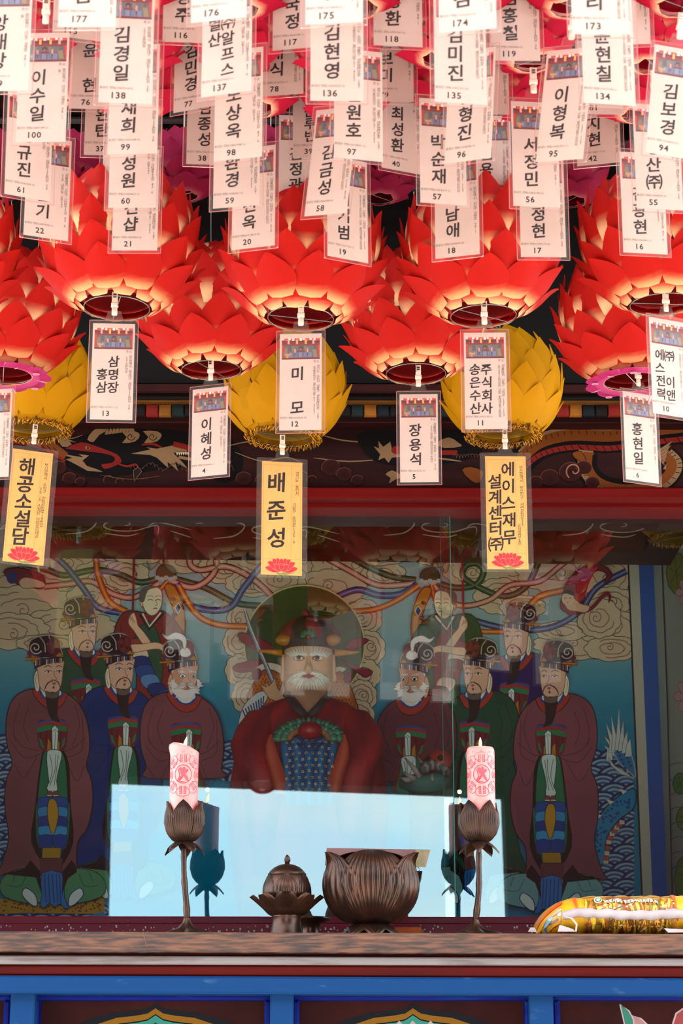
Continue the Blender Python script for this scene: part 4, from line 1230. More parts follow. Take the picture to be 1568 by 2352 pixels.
# crown: dark band, red and black ribs, green fan, gold wings and pins
hat = None
mb = MB(); mb.col = lin(46, 36, 40, SG)
mb.grid([srow(708, py, r, r * .98, 32, 2.3) for py, r in ((1496, 57), (1495, 60), (1478, 62), (1477, 58))])
mb.grid([srow(708, py, r, r * .98, 32, 2.3) for py, r in ((1496, 57), (1490, 54))])
crown = mb.build('crown_band', M_ST, st, smooth=False, colored=True)
mb = MB()
rows, cols = [], []
for py, rx, ry in ((1480, 62, 56), (1468, 72, 58), (1455, 70, 58), (1442, 60, 52), (1430, 47, 42), (1422, 33, 32), (1417, 14, 14), (1415, 2, 2)):
    r = srow(708, py, rx, ry, 48)
    for k, p in enumerate(r):
        a = 2 * pi * k / 48
        p.x += .004 * cos(14 * a) * cos(a); p.y += .004 * cos(14 * a) * sin(a)
        cols.append(lin(124, 24, 26, SG) if (k // 4) % 2 else lin(34, 26, 30, SG))
    rows.append(r)
mb.grid(rows, cols=cols)
mb.build('crown_dome', M_ST, st, smooth=True, colored=True)
mb = MB(); mb.col = lin(110, 18, 26, SG)
mb.ball(S(702, 1414, .02), (.013, .013, .018), 12, 8)
mb.build('crown_knob', M_STG, st, smooth=True, colored=True)
mb = MB()
for k in range(9):
    a = radians(10 + 20 * k)
    c = S(708 + 12 * cos(a), 1478 - 12 * sin(a), .085)
    t = S(708 + 19 * cos(a), 1478 - 19 * sin(a), .085)
    mb.tube([S(708 + 4 * cos(a), 1478 - 4 * sin(a), .085), c, t], [.003, .0065, .004], 6, lin(40, 96, 70, SG))
mb.ball(S(708, 1477, .088), (.008, .006, .007), 10, 6, lin(130, 36, 34, SG))
mb.build('crown_fan', M_STG, st, smooth=True, colored=True)
for sx in (-1, 1):
    mb = MB(); mb.col = lin(150, 98, 26, SG)
    mb.ball(S(708 + sx * 55, 1478, .05), (.028, .02, .018), 12, 8)
    mb.build('crown_wing', M_STG, st, smooth=True, colored=True)
    mb = MB(); mb.col = lin(164, 108, 26, SG)
    mb.tube([S(708 + sx * 60, 1499, .0), S(708 + sx * 84, 1498 + sx, .0), S(708 + sx * 106, 1497 + 2 * sx, .0), S(708 + sx * 118, 1496 + sx, .0)], [.012, .009, .005, .0015], 8)
    mb.build('crown_pin', M_STG, st, smooth=True, colored=True)
# green leaf fan across the breast
mb = MB()
for row, (rx, ry, n, d) in enumerate(((70, 40, 21, .20), (56, 31, 17, .205))):
    for k in range(n):
        a = radians(2 + 176 * k / (n - 1))
        c0 = S(711 + (rx - 14) * cos(a), 1726 - (ry - 6) * sin(a), d)
        c1 = S(711 + rx * cos(a), 1726 - ry * sin(a), d + .01)
        c2 = S(711 + (rx + 11) * cos(a), 1726 - (ry + 10) * sin(a), d + .002)
        mb.tube([c0, c1, c2], [.006, .0105, .004], 6, lin(30, 88, 72, SG) if k % 2 else lin(52, 110, 88, SG))
mb.build('leaf_fan', M_STG, st, smooth=True, colored=True)
mb = MB(); mb.col = lin(120, 76, 40, SG)
mb.tube([S(711 + 44 * cos(radians(a)), 1728 - 26 * sin(radians(a)), .21) for a in range(0, 181, 15)], .010, 8)
mb.build('fan_band', M_ST, st, smooth=True, colored=True)
# red cap of the held tablet and the blue starred cloth over it
mb = MB(); mb.col = lin(126, 18, 30, SG)
mb.ball(S(714, 1708, .22), (.037, .034, .028), 18, 10)
mb.build('tablet_cap', M_STG, st, smooth=True, colored=True)
mb = MB()
rows, cols = [], []
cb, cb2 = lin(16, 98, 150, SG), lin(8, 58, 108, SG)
for j in range(9):
    t = j / 8
    py = 1722 + 150 * t
    hw = 66 - 12 * t - 0 * t
    r = []
    for k in range(25):
        u = k / 24 * 2 - 1
        r.append(S(712 + u * hw, py + 6 * (1 - abs(u)) * t, .215 + .012 * cos(u * 14) * (.4 + .6 * t) - .05 * u * u + .03 * t))
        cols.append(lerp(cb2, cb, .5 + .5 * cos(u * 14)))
    rows.append(r)
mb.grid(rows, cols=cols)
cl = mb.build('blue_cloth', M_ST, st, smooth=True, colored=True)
A = Art(lambda x, y, h: S(x, y, .232 + .012 * cos((x - 712) / 60 * 14) * .7 - .05 * ((x - 712) / 60) ** 2 + .03 * (y - 1722) / 150 + h), SG, .00003)
rnd = random.Random(4)
for j in range(9):
    for k in range(8):
        x, y = 662 + 14.5 * k + (7 if j % 2 else 0), 1732 + 14 * j
        if abs(x - 712) > 58 - (y - 1722) * .08: continue
        for a in range(4):
            A.ell(x + 2.3 * cos(a * pi / 2 + .5), y + 2.3 * sin(a * pi / 2 + .5), 1.5, 1.2, (196, 176, 96), 0, 6)
link('cloth_stars', make_mesh('cloth_stars', A.V, A.F, A.C), M_PAINT, cl)
for dx, dy in ((0, 0), (0, 14)):
    mb = MB(); mb.col = lin(12, 56, 106, SG)
    mb.tube([S(686 + dx * 0, 1724 + dy, .235), S(698, 1736 + dy, .25), S(713, 1741 + dy, .252), S(728, 1737 + dy, .25), S(742, 1724 + dy, .235)], .004, 6)
    mb.build('cloth_fold', M_ST, st, smooth=True, colored=True)
# throne block that carries it
mb = MB(); mb.col = lin(70, 30, 28, SG)
mb.box(S(560, 2150, .16), S(860, 2040, -.12)); mb.build('seat', M_ST, st, colored=True)

# carved dragon head at the king's left hand
dg = empty('dragon_carving', P(965, 2120, 6.42), 'carved dragon head with red snout and grey fangs, right of the king', 'carving')
do = dg.location
D = lambda px, py, dy=0.0: P(px, py, 6.42) + Vector((0, -dy, 0)) - do
M_DG = attr_mat('carving_paint', .55, .4)
mb = MB(); mb.col = lin(150, 50, 34, SG)
mb.tube([D(985, 1752, -.02), D(1000, 1752, .03), D(1010, 1758, .07), D(1012, 1772, .09)], [.02, .034, .036, .02], 12)
mb.ball(D(994, 1752, .05), .02, 10, 8)
mb.build('snout', M_DG, dg, smooth=True, colored=True)
mb = MB(); mb.col = lin(16, 12, 12)
mb.ball(D(984, 1752, .068), (.009, .004, .009), 10, 6); mb.ball(D(1008, 1754, .104), (.009, .004, .009), 10, 6)
mb.build('nostril', M_DG, dg, smooth=True, colored=True)
mb = MB()
for k in range(9):
    t = k / 8
    x, y = 968 + 56 * t, 1776 - 14 * sin(pi * t) + 8 * t
    mb.tube([D(x, y - 8, .08), D(x + 1, y, .092), D(x + 2, y + 11, .085)], [.010, .012, .008], 7, lin(112, 116, 110, SG) if k % 2 else lin(66, 70, 68, SG))
mb.build('lip', M_DG, dg, smooth=True, colored=True)
mb = MB()
for x0, y0, x1, y1 in ((950, 1798, 920, 1778), (962, 1792, 928, 1748), (975, 1782, 958, 1746), (940, 1800, 915, 1792), (990, 1790, 985, 1800)):
    mb.tube([D(x0, y0, .07), D((x0 + x1) / 2 + 4, (y0 + y1) / 2 + 5, .08), D(x1, y1, .06)], [.010, .008, .002], 7, lin(128, 126, 120, SG))
mb.build('horn', M_DG, dg, smooth=True, colored=True)
mb = MB()
mb.tube([D(920, 1800, .03), D(960, 1806, .05), D(1010, 1800, .05), D(1030, 1790, .04)], [.02, .03, .034, .02], 10, lin(50, 92, 86, SG))
mb.tube([D(975, 1800, 0), D(975, 1900, 0), D(975, 2160, 0)], [.05, .045, .06], 10, lin(60, 34, 32, SG))
mb.build('jaw', M_DG, dg, smooth=True, colored=True)
# ================================================================ THE SHELF AND WHAT STANDS ON IT
shelf = empty('altar_shelf', (0, 5.4, P(784, 2140, Y_SHELF).z - .03), 'worn brown wooden altar shelf with chipped edge below the window', 'shelf')
so = shelf.location
zt_, zb_ = zrail(2139, 2145, Y_SHELF), zrail(2184, 2190, Y_SHELF)
random.seed(11)
N = 150
rows = []
for i in range(N + 1):                               # chipped, slightly wavy front edge
    X = -1.6 + 3.2 * i / N
    e = random.uniform(-.0008, .0010) - (.0016 if random.random() < .08 else 0)
    e2 = random.uniform(-.0010, .0008)
    zT, zB = zt_(X), zb_(X)
    rows.append([Vector(p) - so for p in ((X, 5.80, zT), (X, Y_SHELF + .004, zT), (X, Y_SHELF + .001, zT - .0025 + e), (X, Y_SHELF, zT - .006), (X, Y_SHELF, zB + .005), (X, Y_SHELF + .002, zB + e2), (X, 5.80, zB), (X, 5.80, zT))])
mb = MB().grid(rows)
def shelf_mat():
    m, t, b = nodes_mat('weathered_shelf_wood')
    b.inputs['Roughness'].default_value = 0.72
    tc = t.nodes.new('ShaderNodeTexCoord')
    def nz(scale, sc3, det):
        mp = t.nodes.new('ShaderNodeMapping'); mp.inputs['Scale'].default_value = sc3
        n = t.nodes.new('ShaderNodeTexNoise'); n.inputs['Scale'].default_value = scale; n.inputs['Detail'].default_value = det
        t.links.new(tc.outputs['Object'], mp.inputs['Vector']); t.links.new(mp.outputs['Vector'], n.inputs['Vector'])
        return n
    a, c = nz(1, (16, 60, 150), 10), nz(1, (3.5, 12, 20), 5)
    r1 = t.nodes.new('ShaderNodeValToRGB')
    for p, q in ((0, (.40, lin(58, 40, 36, .42))), (1, (.62, lin(166, 104, 72, .5)))):
        r1.color_ramp.elements[p].position = q[0]; r1.color_ramp.elements[p].color = q[1]
    r2 = t.nodes.new('ShaderNodeValToRGB')
    for p, q in ((0, (.42, lin(70, 54, 52, .42))), (1, (.62, lin(128, 84, 62, .42)))):
        r2.color_ramp.elements[p].position = q[0]; r2.color_ramp.elements[p].color = q[1]
    mx = t.nodes.new('ShaderNodeMixRGB'); mx.inputs['Fac'].default_value = .5
    t.links.new(a.outputs['Fac'], r1.inputs['Fac']); t.links.new(c.outputs['Fac'], r2.inputs['Fac'])
    t.links.new(r1.outputs['Color'], mx.inputs[1]); t.links.new(r2.outputs['Color'], mx.inputs[2])
    t.links.new(mx.outputs['Color'], b.inputs['Base Color'])
    bp = t.nodes.new('ShaderNodeBump'); bp.inputs['Strength'].default_value = .5; bp.inputs['Distance'].default_value = .003
    t.links.new(a.outputs['Fac'], bp.inputs['Height']); t.links.new(bp.outputs['Normal'], b.inputs['Normal'])
    return m
mb.build('board', shelf_mat(), shelf)
cm = MB(so)                                          # the dark split in the board
a, b2 = P(328, 2141, Y_SHELF), P(338, 2176, Y_SHELF)
cm.hexa([(b2.x - .001, Y_SHELF - .0008, b2.z), (b2.x + .001, Y_SHELF - .0008, b2.z), (b2.x + .001, Y_SHELF + .003, b2.z), (b2.x - .001, Y_SHELF + .003, b2.z),
         (a.x - .0022, Y_SHELF - .0008, a.z), (a.x + .0022, Y_SHELF - .0008, a.z), (a.x + .0022, Y_SHELF + .003, a.z), (a.x - .0022, Y_SHELF + .003, a.z)])
cm.build('crack', mat('split_wood', lin(120, 96, 84, .6)), shelf)

M_BRZ = mat('dark_brown_bronze', lin(74, 45, 32), lin(46, 30, 24), 0.30, (20, 20, 20), 5, metal=0.55, spec=.5)
ZS = lambda x: zt_(x) + .0005

def bud_petal(R, H, w0, zoff, n_f=9, flare=0.0, steps=12, wn=13, depth=.05):
    """one ribbed petal of a lotus bud: rows of points in (angle, height) on a bud profile"""
    return R

def bud_profile(t):
    """radius of a lotus bud from base (t = 0) to lip (t = 1)"""
    return .36 + .64 * sin(pi * min(1, t * .5 + .08) ** .85) ** .9 if t < .55 else None

def ribbed_bud(mb, prof, half, a0, zlip, ribs, depth, rows=14, cols=15, c=(0, 0, 0), tip_out=0.0):
    """one petal about angle a0: prof(t) -> (r, z); the lip runs to a point"""
    RW = []
    for i in range(rows + 1):
        t = i / rows
        r, z = prof(t)
        wd = half * (1.0 if t < .55 else max(0.02, (1 - ((t - .55) / .45) ** 1.7)))
        row = []
        for k in range(cols):
            u = k / (cols - 1) * 2 - 1
            a = a0 + u * wd
            rr = r * (1 + depth * abs(cos(u * pi * ribs / 2)) * min(1, t * 4) - .05 * u * u) + tip_out * max(0, t - .8) * 5
            row.append((c[0] + rr * cos(a), c[1] + rr * sin(a), c[2] + z))
        RW.append(row)
    mb.grid(RW)
    return mb

# ---------------------------------------------------------------- candle stands
k_c = mpp(422, 1900, Y_CANDLE)
def candle_stand(px, lean, label, rot):
    base = P(px, 2142, Y_CANDLE)
    base.z = ZS(base.x)
    e = empty('candle_stand', base, label, 'candlestick', 'lotus candle stands on the shelf')
    top = P(px + lean, 1942, Y_CANDLE) - base
    # root-shaped foot
    mb = MB()
    rnd = random.Random(px)
    RW = []
    for i, (r, z) in enumerate(((62, 0), (58, 7), (40, 13), (22, 22), (10, 34), (7, 44))):
        row = []
        for k in range(41):
            a = 2 * pi * (k % 40) / 40
            q = 1 + (.14 * sin(5 * a + px) + .10 * sin(9 * a + 1)) * (1 if i < 3 else .3)
            row.append((r * k_c * q * cos(a), r * k_c * q * sin(a), (z + (3.5 * sin(8 * a) if 0 < i < 3 else 0)) * k_c))
        RW.append(row)
    mb.grid(RW).build('foot', M_BRZ, e, smooth=True)
    # knobbly stem
    pts, rr = [], []
    for i in range(13):
        t = i / 12
        pts.append(Vector((top.x * t + k_c * (4 * sin(t * 5 + px) - 4 * sin(px)) * (1 - t), 0, (34 * k_c) + (top.z - 30 * k_c) * t)))
        rr.append(k_c * (7.2 - 1.6 * t + (1.2 if i % 4 == 2 else 0)))
    MB().tube(pts, rr, 10).build('stem', M_BRZ, e, smooth=True)
    # drooping sepals
    for j in range(5):
        a = rot + j * 2 * pi / 5 + .55
        RW = []
        for i in range(7):
            t = i / 6
            r = (10 + 38 * t) * k_c; z = top.z + (8 - 2 * t - 26 * t * t) * k_c
            w = (16 * sin(pi * (t * .75 + .22)) if t < 1 else .3) * k_c
            row = []
            for u in (-1, -.5, 0, .5, 1):
                row.append((top.x + r * cos(a) - w * u * sin(a), r * sin(a) + w * u * cos(a), z + (5 * (1 - u * u) - 2) * k_c))
            RW.append(row)
        MB().grid(RW).build('sepal', M_BRZ, e, smooth=True)
    # bud of ribbed petals
    def prof(t):
        pr = [(8, 0), (26, 8), (39, 26), (45, 48), (44, 70), (40, 86), (39, 98)]
        f = t * (len(pr) - 1); i = min(int(f), len(pr) - 2); q = f - i
        return ((pr[i][0] * (1 - q) + pr[i + 1][0] * q) * k_c, (pr[i][1] * (1 - q) + pr[i + 1][1] * q + 2) * k_c)
    for j in range(5):
        mb = MB()
        def pf(t, j=j):
            r, z = prof(t)
            return (r * (1.0 if j % 2 else .965), z)
        ribbed_bud(mb, pf, radians(40), rot + j * 2 * pi / 5, 0, 11, .085, 16, 45, (top.x, 0, top.z), .003)
        mb.build('petal', M_BRZ, e, smooth=True)
    MB().lathe([(1 * k_c, 0), (24 * k_c, 8 * k_c), (37 * k_c, 26 * k_c), (42 * k_c, 48 * k_c), (41 * k_c, 66 * k_c), (34 * k_c, 66 * k_c), (33 * k_c, 52 * k_c), (1 * k_c, 51 * k_c)], 28, (top.x, 0, top.z + 2 * k_c)).build('cup', M_BRZ, e, smooth=True)
    return e, base + top
E1, T1 = candle_stand(428, -6, 'left dark bronze lotus candle stand with knobbly stem, holding a lit candle', radians(-90))
E2, T2 = candle_stand(1092, 8, 'right dark bronze lotus candle stand with knobbly stem, holding a lit candle', radians(-90 + 36))

def wax_mat():
    m, t, b = nodes_mat('pink_candle_wax')
    b.inputs['Base Color'].default_value = lin(228, 138, 136)
    b.inputs['Roughness'].default_value = .45
    b.inputs['Subsurface Weight'].default_value = .55
    b.inputs['Subsurface Radius'].default_value = (.03, .010, .007)
    b.inputs['Subsurface Scale'].default_value = 1.0
    return m
M_WAX = wax_mat()
M_WICK = mat('charred_wick', lin(30, 24, 22))
def flame_mat():
    m, t, b = nodes_mat('candle_flame')
    b.inputs['Base Color'].default_value = (1, .8, .5, 1)
    b.inputs['Emission Color'].default_value = (1.0, .62, .26, 1)
    b.inputs['Emission Strength'].default_value = 9.0
    return m
M_FLAME = flame_mat()
M_FOIL = mat('gold_foil', lin(226, 160, 70), lin(206, 130, 44), .3, (40, 40, 40), 3, metal=.6)
M_PRINT = attr_mat('red_print', .6, .2)

def candle(T, px, ytop, ybot, w, lean, label, notch):
    k = k_c
    zt2 = P(px, ytop, Y_CANDLE).z
    xt = P(px, ytop, Y_CANDLE).x
    z0 = T.z + 2 * k_c + 52 * k_c
    R = w * .5 * k
    e = empty('candle', (xt, Y_CANDLE, z0), label, 'candle', 'lit candles on the altar')
    H = zt2 - z0
    mb = MB()
    RW = []
    n = 48
    for (f, r) in ((0, 1), (.3, 1), (.6, 1), (.8, 1.0), (.9, 1.01), (.96, 1.03 if notch else 1.0), (.985, 1.0 if notch else .96), (1.0, .9), (.985, .78), (.96, .6), (.955, .02)):
        row = []
        for kk in range(n + 1):
            a = 2 * pi * kk / n
            zz = f * H
            if f > .9:
                zz += notch * .012 * cos(a - radians(200)) * (f - .9) / .1
                if r > .9: r2 = r + (.10 * max(0, cos(a - radians(185))) ** 3 if notch and f > .95 else 0)
                else: r2 = r
            else: r2 = r
            row.append((R * r2 * cos(a), R * r2 * sin(a), zz))
        RW.append(row)
    mb.grid(RW).build('wax', M_WAX, e, smooth=True)
    # printed lotus medallion wrapped round the wax
    ym, yb = (ytop + 97), ytop
    def mp(x, y, h):
        a = -pi / 2 + x / (w * .5)
        z = H - (y) * k
        return Vector(((R + h) * cos(a), (R + h) * sin(a), z))
    A = Art(mp, 1.0, .000004, .0003)
    c = (186, 36, 58)
    cy0 = 66
    A.line([(20 * cos(t * pi / 18), cy0 + 21 * sin(t * pi / 18)) for t in range(36)], 1.5, c, 1, True)
    for j in range(8):
        a = -pi / 2 + j * pi / 4
        ca, sa = cos(a), sin(a)
        pt = lambda r, s: (r * ca - s * sa, cy0 + (r * sa + s * ca) * 1.02)
        A.line([pt(28, -5), pt(36, -15), pt(46, -14), pt(50, 0), pt(46, 14), pt(36, 15), pt(28, 5)], 1.0, c, 5)
        for r0 in range(5):                            # seal-script strokes inside the petal
            A.line([pt(28 + r0 * 4, -6), pt(28 + r0 * 4, 6)], 1.5, (206, 58, 76), 1)
        for s0 in (-7, -3, 3, 7):
            A.line([pt(27, s0), pt(45, s0)], 1.3, (206, 58, 76), 1)
    for q in ([(-7, -6), (-10, -13), (-5, -16), (0, -9)], [(-1, -9), (0, -17), (5, -15), (4, -8)], [(4, -7), (9, -13), (12, -8), (7, -3)], [(-7, -7), (2, -9), (7, -3), (2, 5), (-4, 1)], [(1, 3), (6, 0), (13, 13), (10, 16)], [(-3, 2), (1, 6), (-8, 15), (-12, 13)]):
        A.poly([(x, cy0 + y) for x, y in q], (214, 78, 92), 2)
    A.line([(-12, cy0 - 12), (-8, cy0 + 4), (-13, cy0 + 15), (-9, cy0 + 16), (-2, cy0 + 6)], 1.4, c); A.line([(-8, cy0 + 17), (4, cy0 + 18)], 1.2, c)
    for j, x in enumerate((-60, -40, -20, 0, 20, 40, 60)):
        A.line([(x - 3, 14), (x + 1, 13)], 1.0, (226, 110, 110), 0); A.line([(x - 2, 11), (x - 2, 17)], 1.0, (226, 110, 110), 0); A.line([(x + 2, 10), (x + 2, 16)], .9, (226, 110, 110), 0)
    link('lotus_print', make_mesh('lotus_print', A.V, A.F, A.C), M_PRINT, e)
    MB().lathe([(R * 1.004, .0005), (R * 1.012, .001), (R * 1.012, (ybot - ytop) * 0 + 17 * k), (R * 1.004, 17.4 * k)], 40, close=False).build('gold_band', M_FOIL, e, smooth=True)
    zw = .955 * H
    MB().tube([(0, 0, zw - .002), (.0006, 0, zw + .008), (.0018, 0, zw + .014)], .0011, 6).build('wick', M_WICK, e)
    fm = MB()
    fl = 26 * k if notch else 24 * k
    fm.lathe([(.0004, 0), (.0030, fl * .14), (.0042, fl * .32), (.0036, fl * .55), (.0020, fl * .8), (.0002, fl)], 12, (0, 0, 0))
    for i, v in enumerate(fm.V):
        v.x += lean * (max(0, v.z) / fl) ** 1.5 * fl
    for v in fm.V: v.z += zw + .009
    fm.build('flame', M_FLAME, e, smooth=True)
    ld = bpy.data.lights.new('candle_glow', 'POINT')
    ld.energy = .16; ld.color = (1.0, .62, .34); ld.shadow_soft_size = .006
    lo_ = bpy.data.objects.new('candle_glow', ld)
    COL.objects.link(lo_); lo_.parent = e; lo_.location = (0, -.0, zw + .05)
    return e
candle(T1, 424, 1718, 1848, 65, .18, 'left pink candle with red lotus print and a lopsided melted rim', 1)
candle(T2, 1103, 1718, 1850, 64, .0, 'right pink candle with red lotus print and an even rounded rim', 0)

# ---------------------------------------------------------------- big incense pot
def lotus_pot():
    base = P(852, 2150, 5.46); base.z = ZS(base.x)
    k = mpp(852, 2050, 5.40)
    e = empty('incense_pot', base, 'large dark bronze lotus-bud incense pot with ribbed petals, right of centre', 'incense pot')
    zb0 = 32 * k
    for j in range(7):                                # fallen petals of the foot
        a = radians(-90 + 52 * j + 8)
        RW = []
        for i in range(8):
            t = i / 7
            r = (16 + 58 * t) * k; z = (34 - 8 * t - 24 * t ** 2.2) * k + .001
            w = (30 * sin(pi * (t * .72 + .25)) ** .8 if t < 1 else 1) * k
            RW.append([(r * cos(a) - w * u * sin(a), r * sin(a) + w * u * cos(a), max(.001, z + (7 * (1 - u * u) - 3 + 1.2 * cos(u * 16)) * k)) for u in [q / 8 - 1 for q in range(17)]])
        MB().grid(RW).build('foot_petal', M_BRZ, e, smooth=True)
    MB().lathe([(44 * k, .0005), (40 * k, 12 * k), (34 * k, 30 * k), (40 * k, 40 * k)], 32).build('foot', M_BRZ, e, smooth=True)
    pr = [(34, 0), (64, 10), (88, 32), (101, 62), (104, 92), (98, 118), (86, 138), (74, 150)]
    def prof(t, s=1.0):
        f = t * (len(pr) - 1); i = min(int(f), len(pr) - 2); q = f - i
        return ((pr[i][0] * (1 - q) + pr[i + 1][0] * q) * k * s, (pr[i][1] * (1 - q) + pr[i + 1][1] * q) * k)
    MB().lathe([prof(t / 10, .88) for t in range(8)] + [(60 * k, 100 * k), (2 * k, 96 * k)], 40, (0, 0, zb0)).build('bowl', M_BRZ, e, smooth=True)
    def curve(q, t):
        f = t * (len(q) - 1); n = min(int(f), len(q) - 2); w = f - n
        return ((q[n][0] * (1 - w) + q[n + 1][0] * w) * k, (q[n][1] * (1 - w) + q[n + 1][1] * w) * k)
    DOME = spline([(34, 0), (66, 10), (90, 34), (103, 66), (106, 98), (99, 128), (80, 152), (50, 166), (16, 171)], False, 5)
    HORN = spline([(34, 0), (66, 10), (92, 34), (107, 66), (110, 96), (105, 122), (103, 140), (112, 154), (120, 160)], False, 5)
    for j in range(3):                                 # rounded petals that close over the top
        RW = []
        for i in range(29):
            t = i / 28
            r, z = curve(DOME, t)
            wd = radians(47) * (1.0 if t < .5 else max(.35, sqrt(max(0, 1 - ((t - .5) / .52) ** 2.2)))) * (.62 + .38 * min(1, t * 2.2))
            row = []
            for c in range(91):
                u = c / 90 * 2 - 1
                rr = r * (1 + .07 * abs(cos(u * pi * 7.5)) ** .6 * min(1, t * 3) - .05 * abs(u) ** 8)
                row.append((rr * cos(radians(-88 + 120 * j) + u * wd), rr * sin(radians(-88 + 120 * j) + u * wd), zb0 + z))
            RW.append(row)
        MB().grid(RW).build('petal', M_BRZ, e, smooth=True)
    for j in range(3):                                 # outer petals with curled tips, between
        RW = []
        for i in range(29):
            t = i / 28
            r, z = curve(HORN, t)
            wd = radians(46) * (1.0 if t < .5 else max(.10, 1 - ((t - .5) / .5) ** .9)) * (.62 + .38 * min(1, t * 2.2))
            row = []
            for c in range(49):
                u = c / 48 * 2 - 1
                rr = r * (.955 + .06 * abs(cos(u * pi * 3.5)) ** .6 * min(1, t * 3) + .012 * (abs(u) ** 4))
                row.append((rr * cos(radians(-28 + 120 * j) + u * wd), rr * sin(radians(-28 + 120 * j) + u * wd), zb0 + z))
            RW.append(row)
        MB().grid(RW).build('petal', M_BRZ, e, smooth=True)
    return e, base, k
pot, pb, pk = lotus_pot()

# ---------------------------------------------------------------- small lotus burner with lid
def burner():
    base = P(658, 2150, 5.44); base.z = ZS(base.x)
    k = mpp(658, 2050, 5.42)
    e = empty('incense_burner', base, 'small lidded bronze lotus burner on a spreading petal stand, left of the big pot', 'incense burner')
    MB().lathe([(44 * k, 0), (43 * k, 3 * k), (38 * k, 12 * k), (34 * k, 30 * k), (33 * k, 46 * k), (38 * k, 56 * k)], 36).build('foot', M_BRZ, e, smooth=True)
    for j in range(8):                                 # spreading petals
        a = radians(-90 + 45 * j)
        RW = []
        for i in range(10):
            t = i / 9
            r = (26 + 44 * t + 16 * t ** 3) * k
            z = (46 + 12 * t + 38 * t * t - 4 * t ** 6) * k
            w = (32 * sin(pi * (t * .58 + .28)) ** .7 if t < .97 else 12) * k
            RW.append([(r * cos(a) - w * u * sin(a) - .10 * r * u * u * cos(a), r * sin(a) + w * u * cos(a) - .10 * r * u * u * sin(a), z + (5 * u * u + 1.0 * cos(u * 18)) * k) for u in [q / 8 - 1 for q in range(17)]])
        MB().grid(RW).build('petal', M_BRZ, e, smooth=True)
    MB().lathe([(30 * k, 46 * k), (52 * k, 62 * k), (58 * k, 80 * k), (20 * k, 80 * k)], 36).build('saucer', M_BRZ, e, smooth=True)
    MB().lathe([(20 * k, 80 * k), (44 * k, 82 * k), (53 * k, 92 * k), (54 * k, 106 * k), (51 * k, 122 * k), (46 * k, 138 * k), (44 * k, 142 * k), (40 * k, 142 * k)], 120, flute=lambda a, i: 1 + .035 * abs(cos(a * 22)) * (1 if 0 < i < 6 else 0)).build('body', M_BRZ, e, smooth=True)
    for j in range(6):                                 # raised pointed leaves on the body
        a = radians(-90 + 60 * j)
        RW = []
        for i in range(10):
            t = i / 9
            q = [(45, 84), (54.5, 94), (55.5, 108), (52.5, 124), (46, 138), (43.5, 146)]
            f = t * 5; n = min(int(f), 4); w = f - n
            r, z = (q[n][0] * (1 - w) + q[n + 1][0] * w) * k, (q[n][1] * (1 - w) + q[n + 1][1] * w) * k
            wd = radians(29) * (1 if t < .4 else max(.05, 1 - ((t - .4) / .6) ** 1.5))
            RW.append([(r * (1 + .03 * abs(cos(u * pi * 3.5))) * cos(a + u * wd), r * (1 + .03 * abs(cos(u * pi * 3.5))) * sin(a + u * wd), z) for u in [q2 / 11 - 1 for q2 in range(23)]])
        MB().grid(RW).build('leaf', M_BRZ, e, smooth=True)
    lid = MB().lathe([(44 * k, 141 * k), (43 * k, 145 * k), (38 * k, 152 * k), (29 * k, 160 * k), (17 * k, 166 * k), (6 * k, 168 * k), (5.5 * k, 171 * k)], 100, flute=lambda a, i: 1 + .03 * abs(cos(a * 18)) * (1 if 0 < i < 5 else 0)).build('lid', M_BRZ, e, smooth=True)
    MB().lathe([(4 * k, 170 * k), (6.5 * k, 174 * k), (7 * k, 179 * k), (5 * k, 185 * k), (1 * k, 190 * k)], 24, flute=lambda a, i: 1 + .10 * cos(a * 5)).build('knob', M_BRZ, lid, smooth=True)
burner()
# dark cup behind the burner
b0 = P(712, 2150, 5.60); b0.z = ZS(b0.x); k = mpp(712, 2110, 5.6)
cup = empty('offering_cup', b0, 'dark bronze cup half hidden between the burner and the big pot', 'cup')
MB().lathe([(30 * k, 0), (29 * k, 4 * k), (22 * k, 14 * k), (20 * k, 34 * k), (24 * k, 44 * k), (44 * k, 52 * k), (46 * k, 58 * k), (42 * k, 58 * k), (20 * k, 50 * k)], 32).build('bowl', M_BRZ, cup, smooth=True)
# long incense box leaning across behind the pot
M_card = mat('mauve_box_card', lin(132, 98, 96), lin(116, 84, 84), .6, (10, 10, 10))
M_card2 = mat('printed_box_end', lin(130, 124, 92), lin(150, 130, 110), .6, (60, 60, 60))
Yb = 5.60
q = [P(750, 1948, Yb), P(988, 1952, Yb), P(977, 1992, Yb), P(746, 1988, Yb)]
ib = empty('incense_box', (q[0].x + .12, Yb, q[3].z), 'mauve cardboard incense box lying across the back of the big pot', 'box')
o_ = ib.location
V = [q[3], q[2], q[1], q[0]] + [Vector((p.x, Yb + .09, p.z + .012)) for p in (q[3], q[2], q[1], q[0])]
MB(o_).add(V, [(3, 2, 6, 7), (0, 4, 5, 1), (4, 7, 6, 5), (0, 3, 7, 4)]).build('sleeve', M_card, ib)
c1 = q[0].lerp(q[1], .86); c2 = q[3].lerp(q[2], .86)
MB(o_).add([q[3], c2, c1, q[0]], [(0, 1, 2, 3)]).build('front_flap', M_card, ib)
MB(o_).add([c2, q[2], q[1], c1, V[5], V[6]], [(0, 1, 2, 3), (1, 4, 5, 2)]).build('end_flap', M_card2, ib)
MB(o_).tube([P(957 + 6 * cos(a * .5), 1998 + 7 * sin(a * .5), Yb - .004) for a in range(13)], .0008, 6).build('string_loop', M_BRZ, ib)
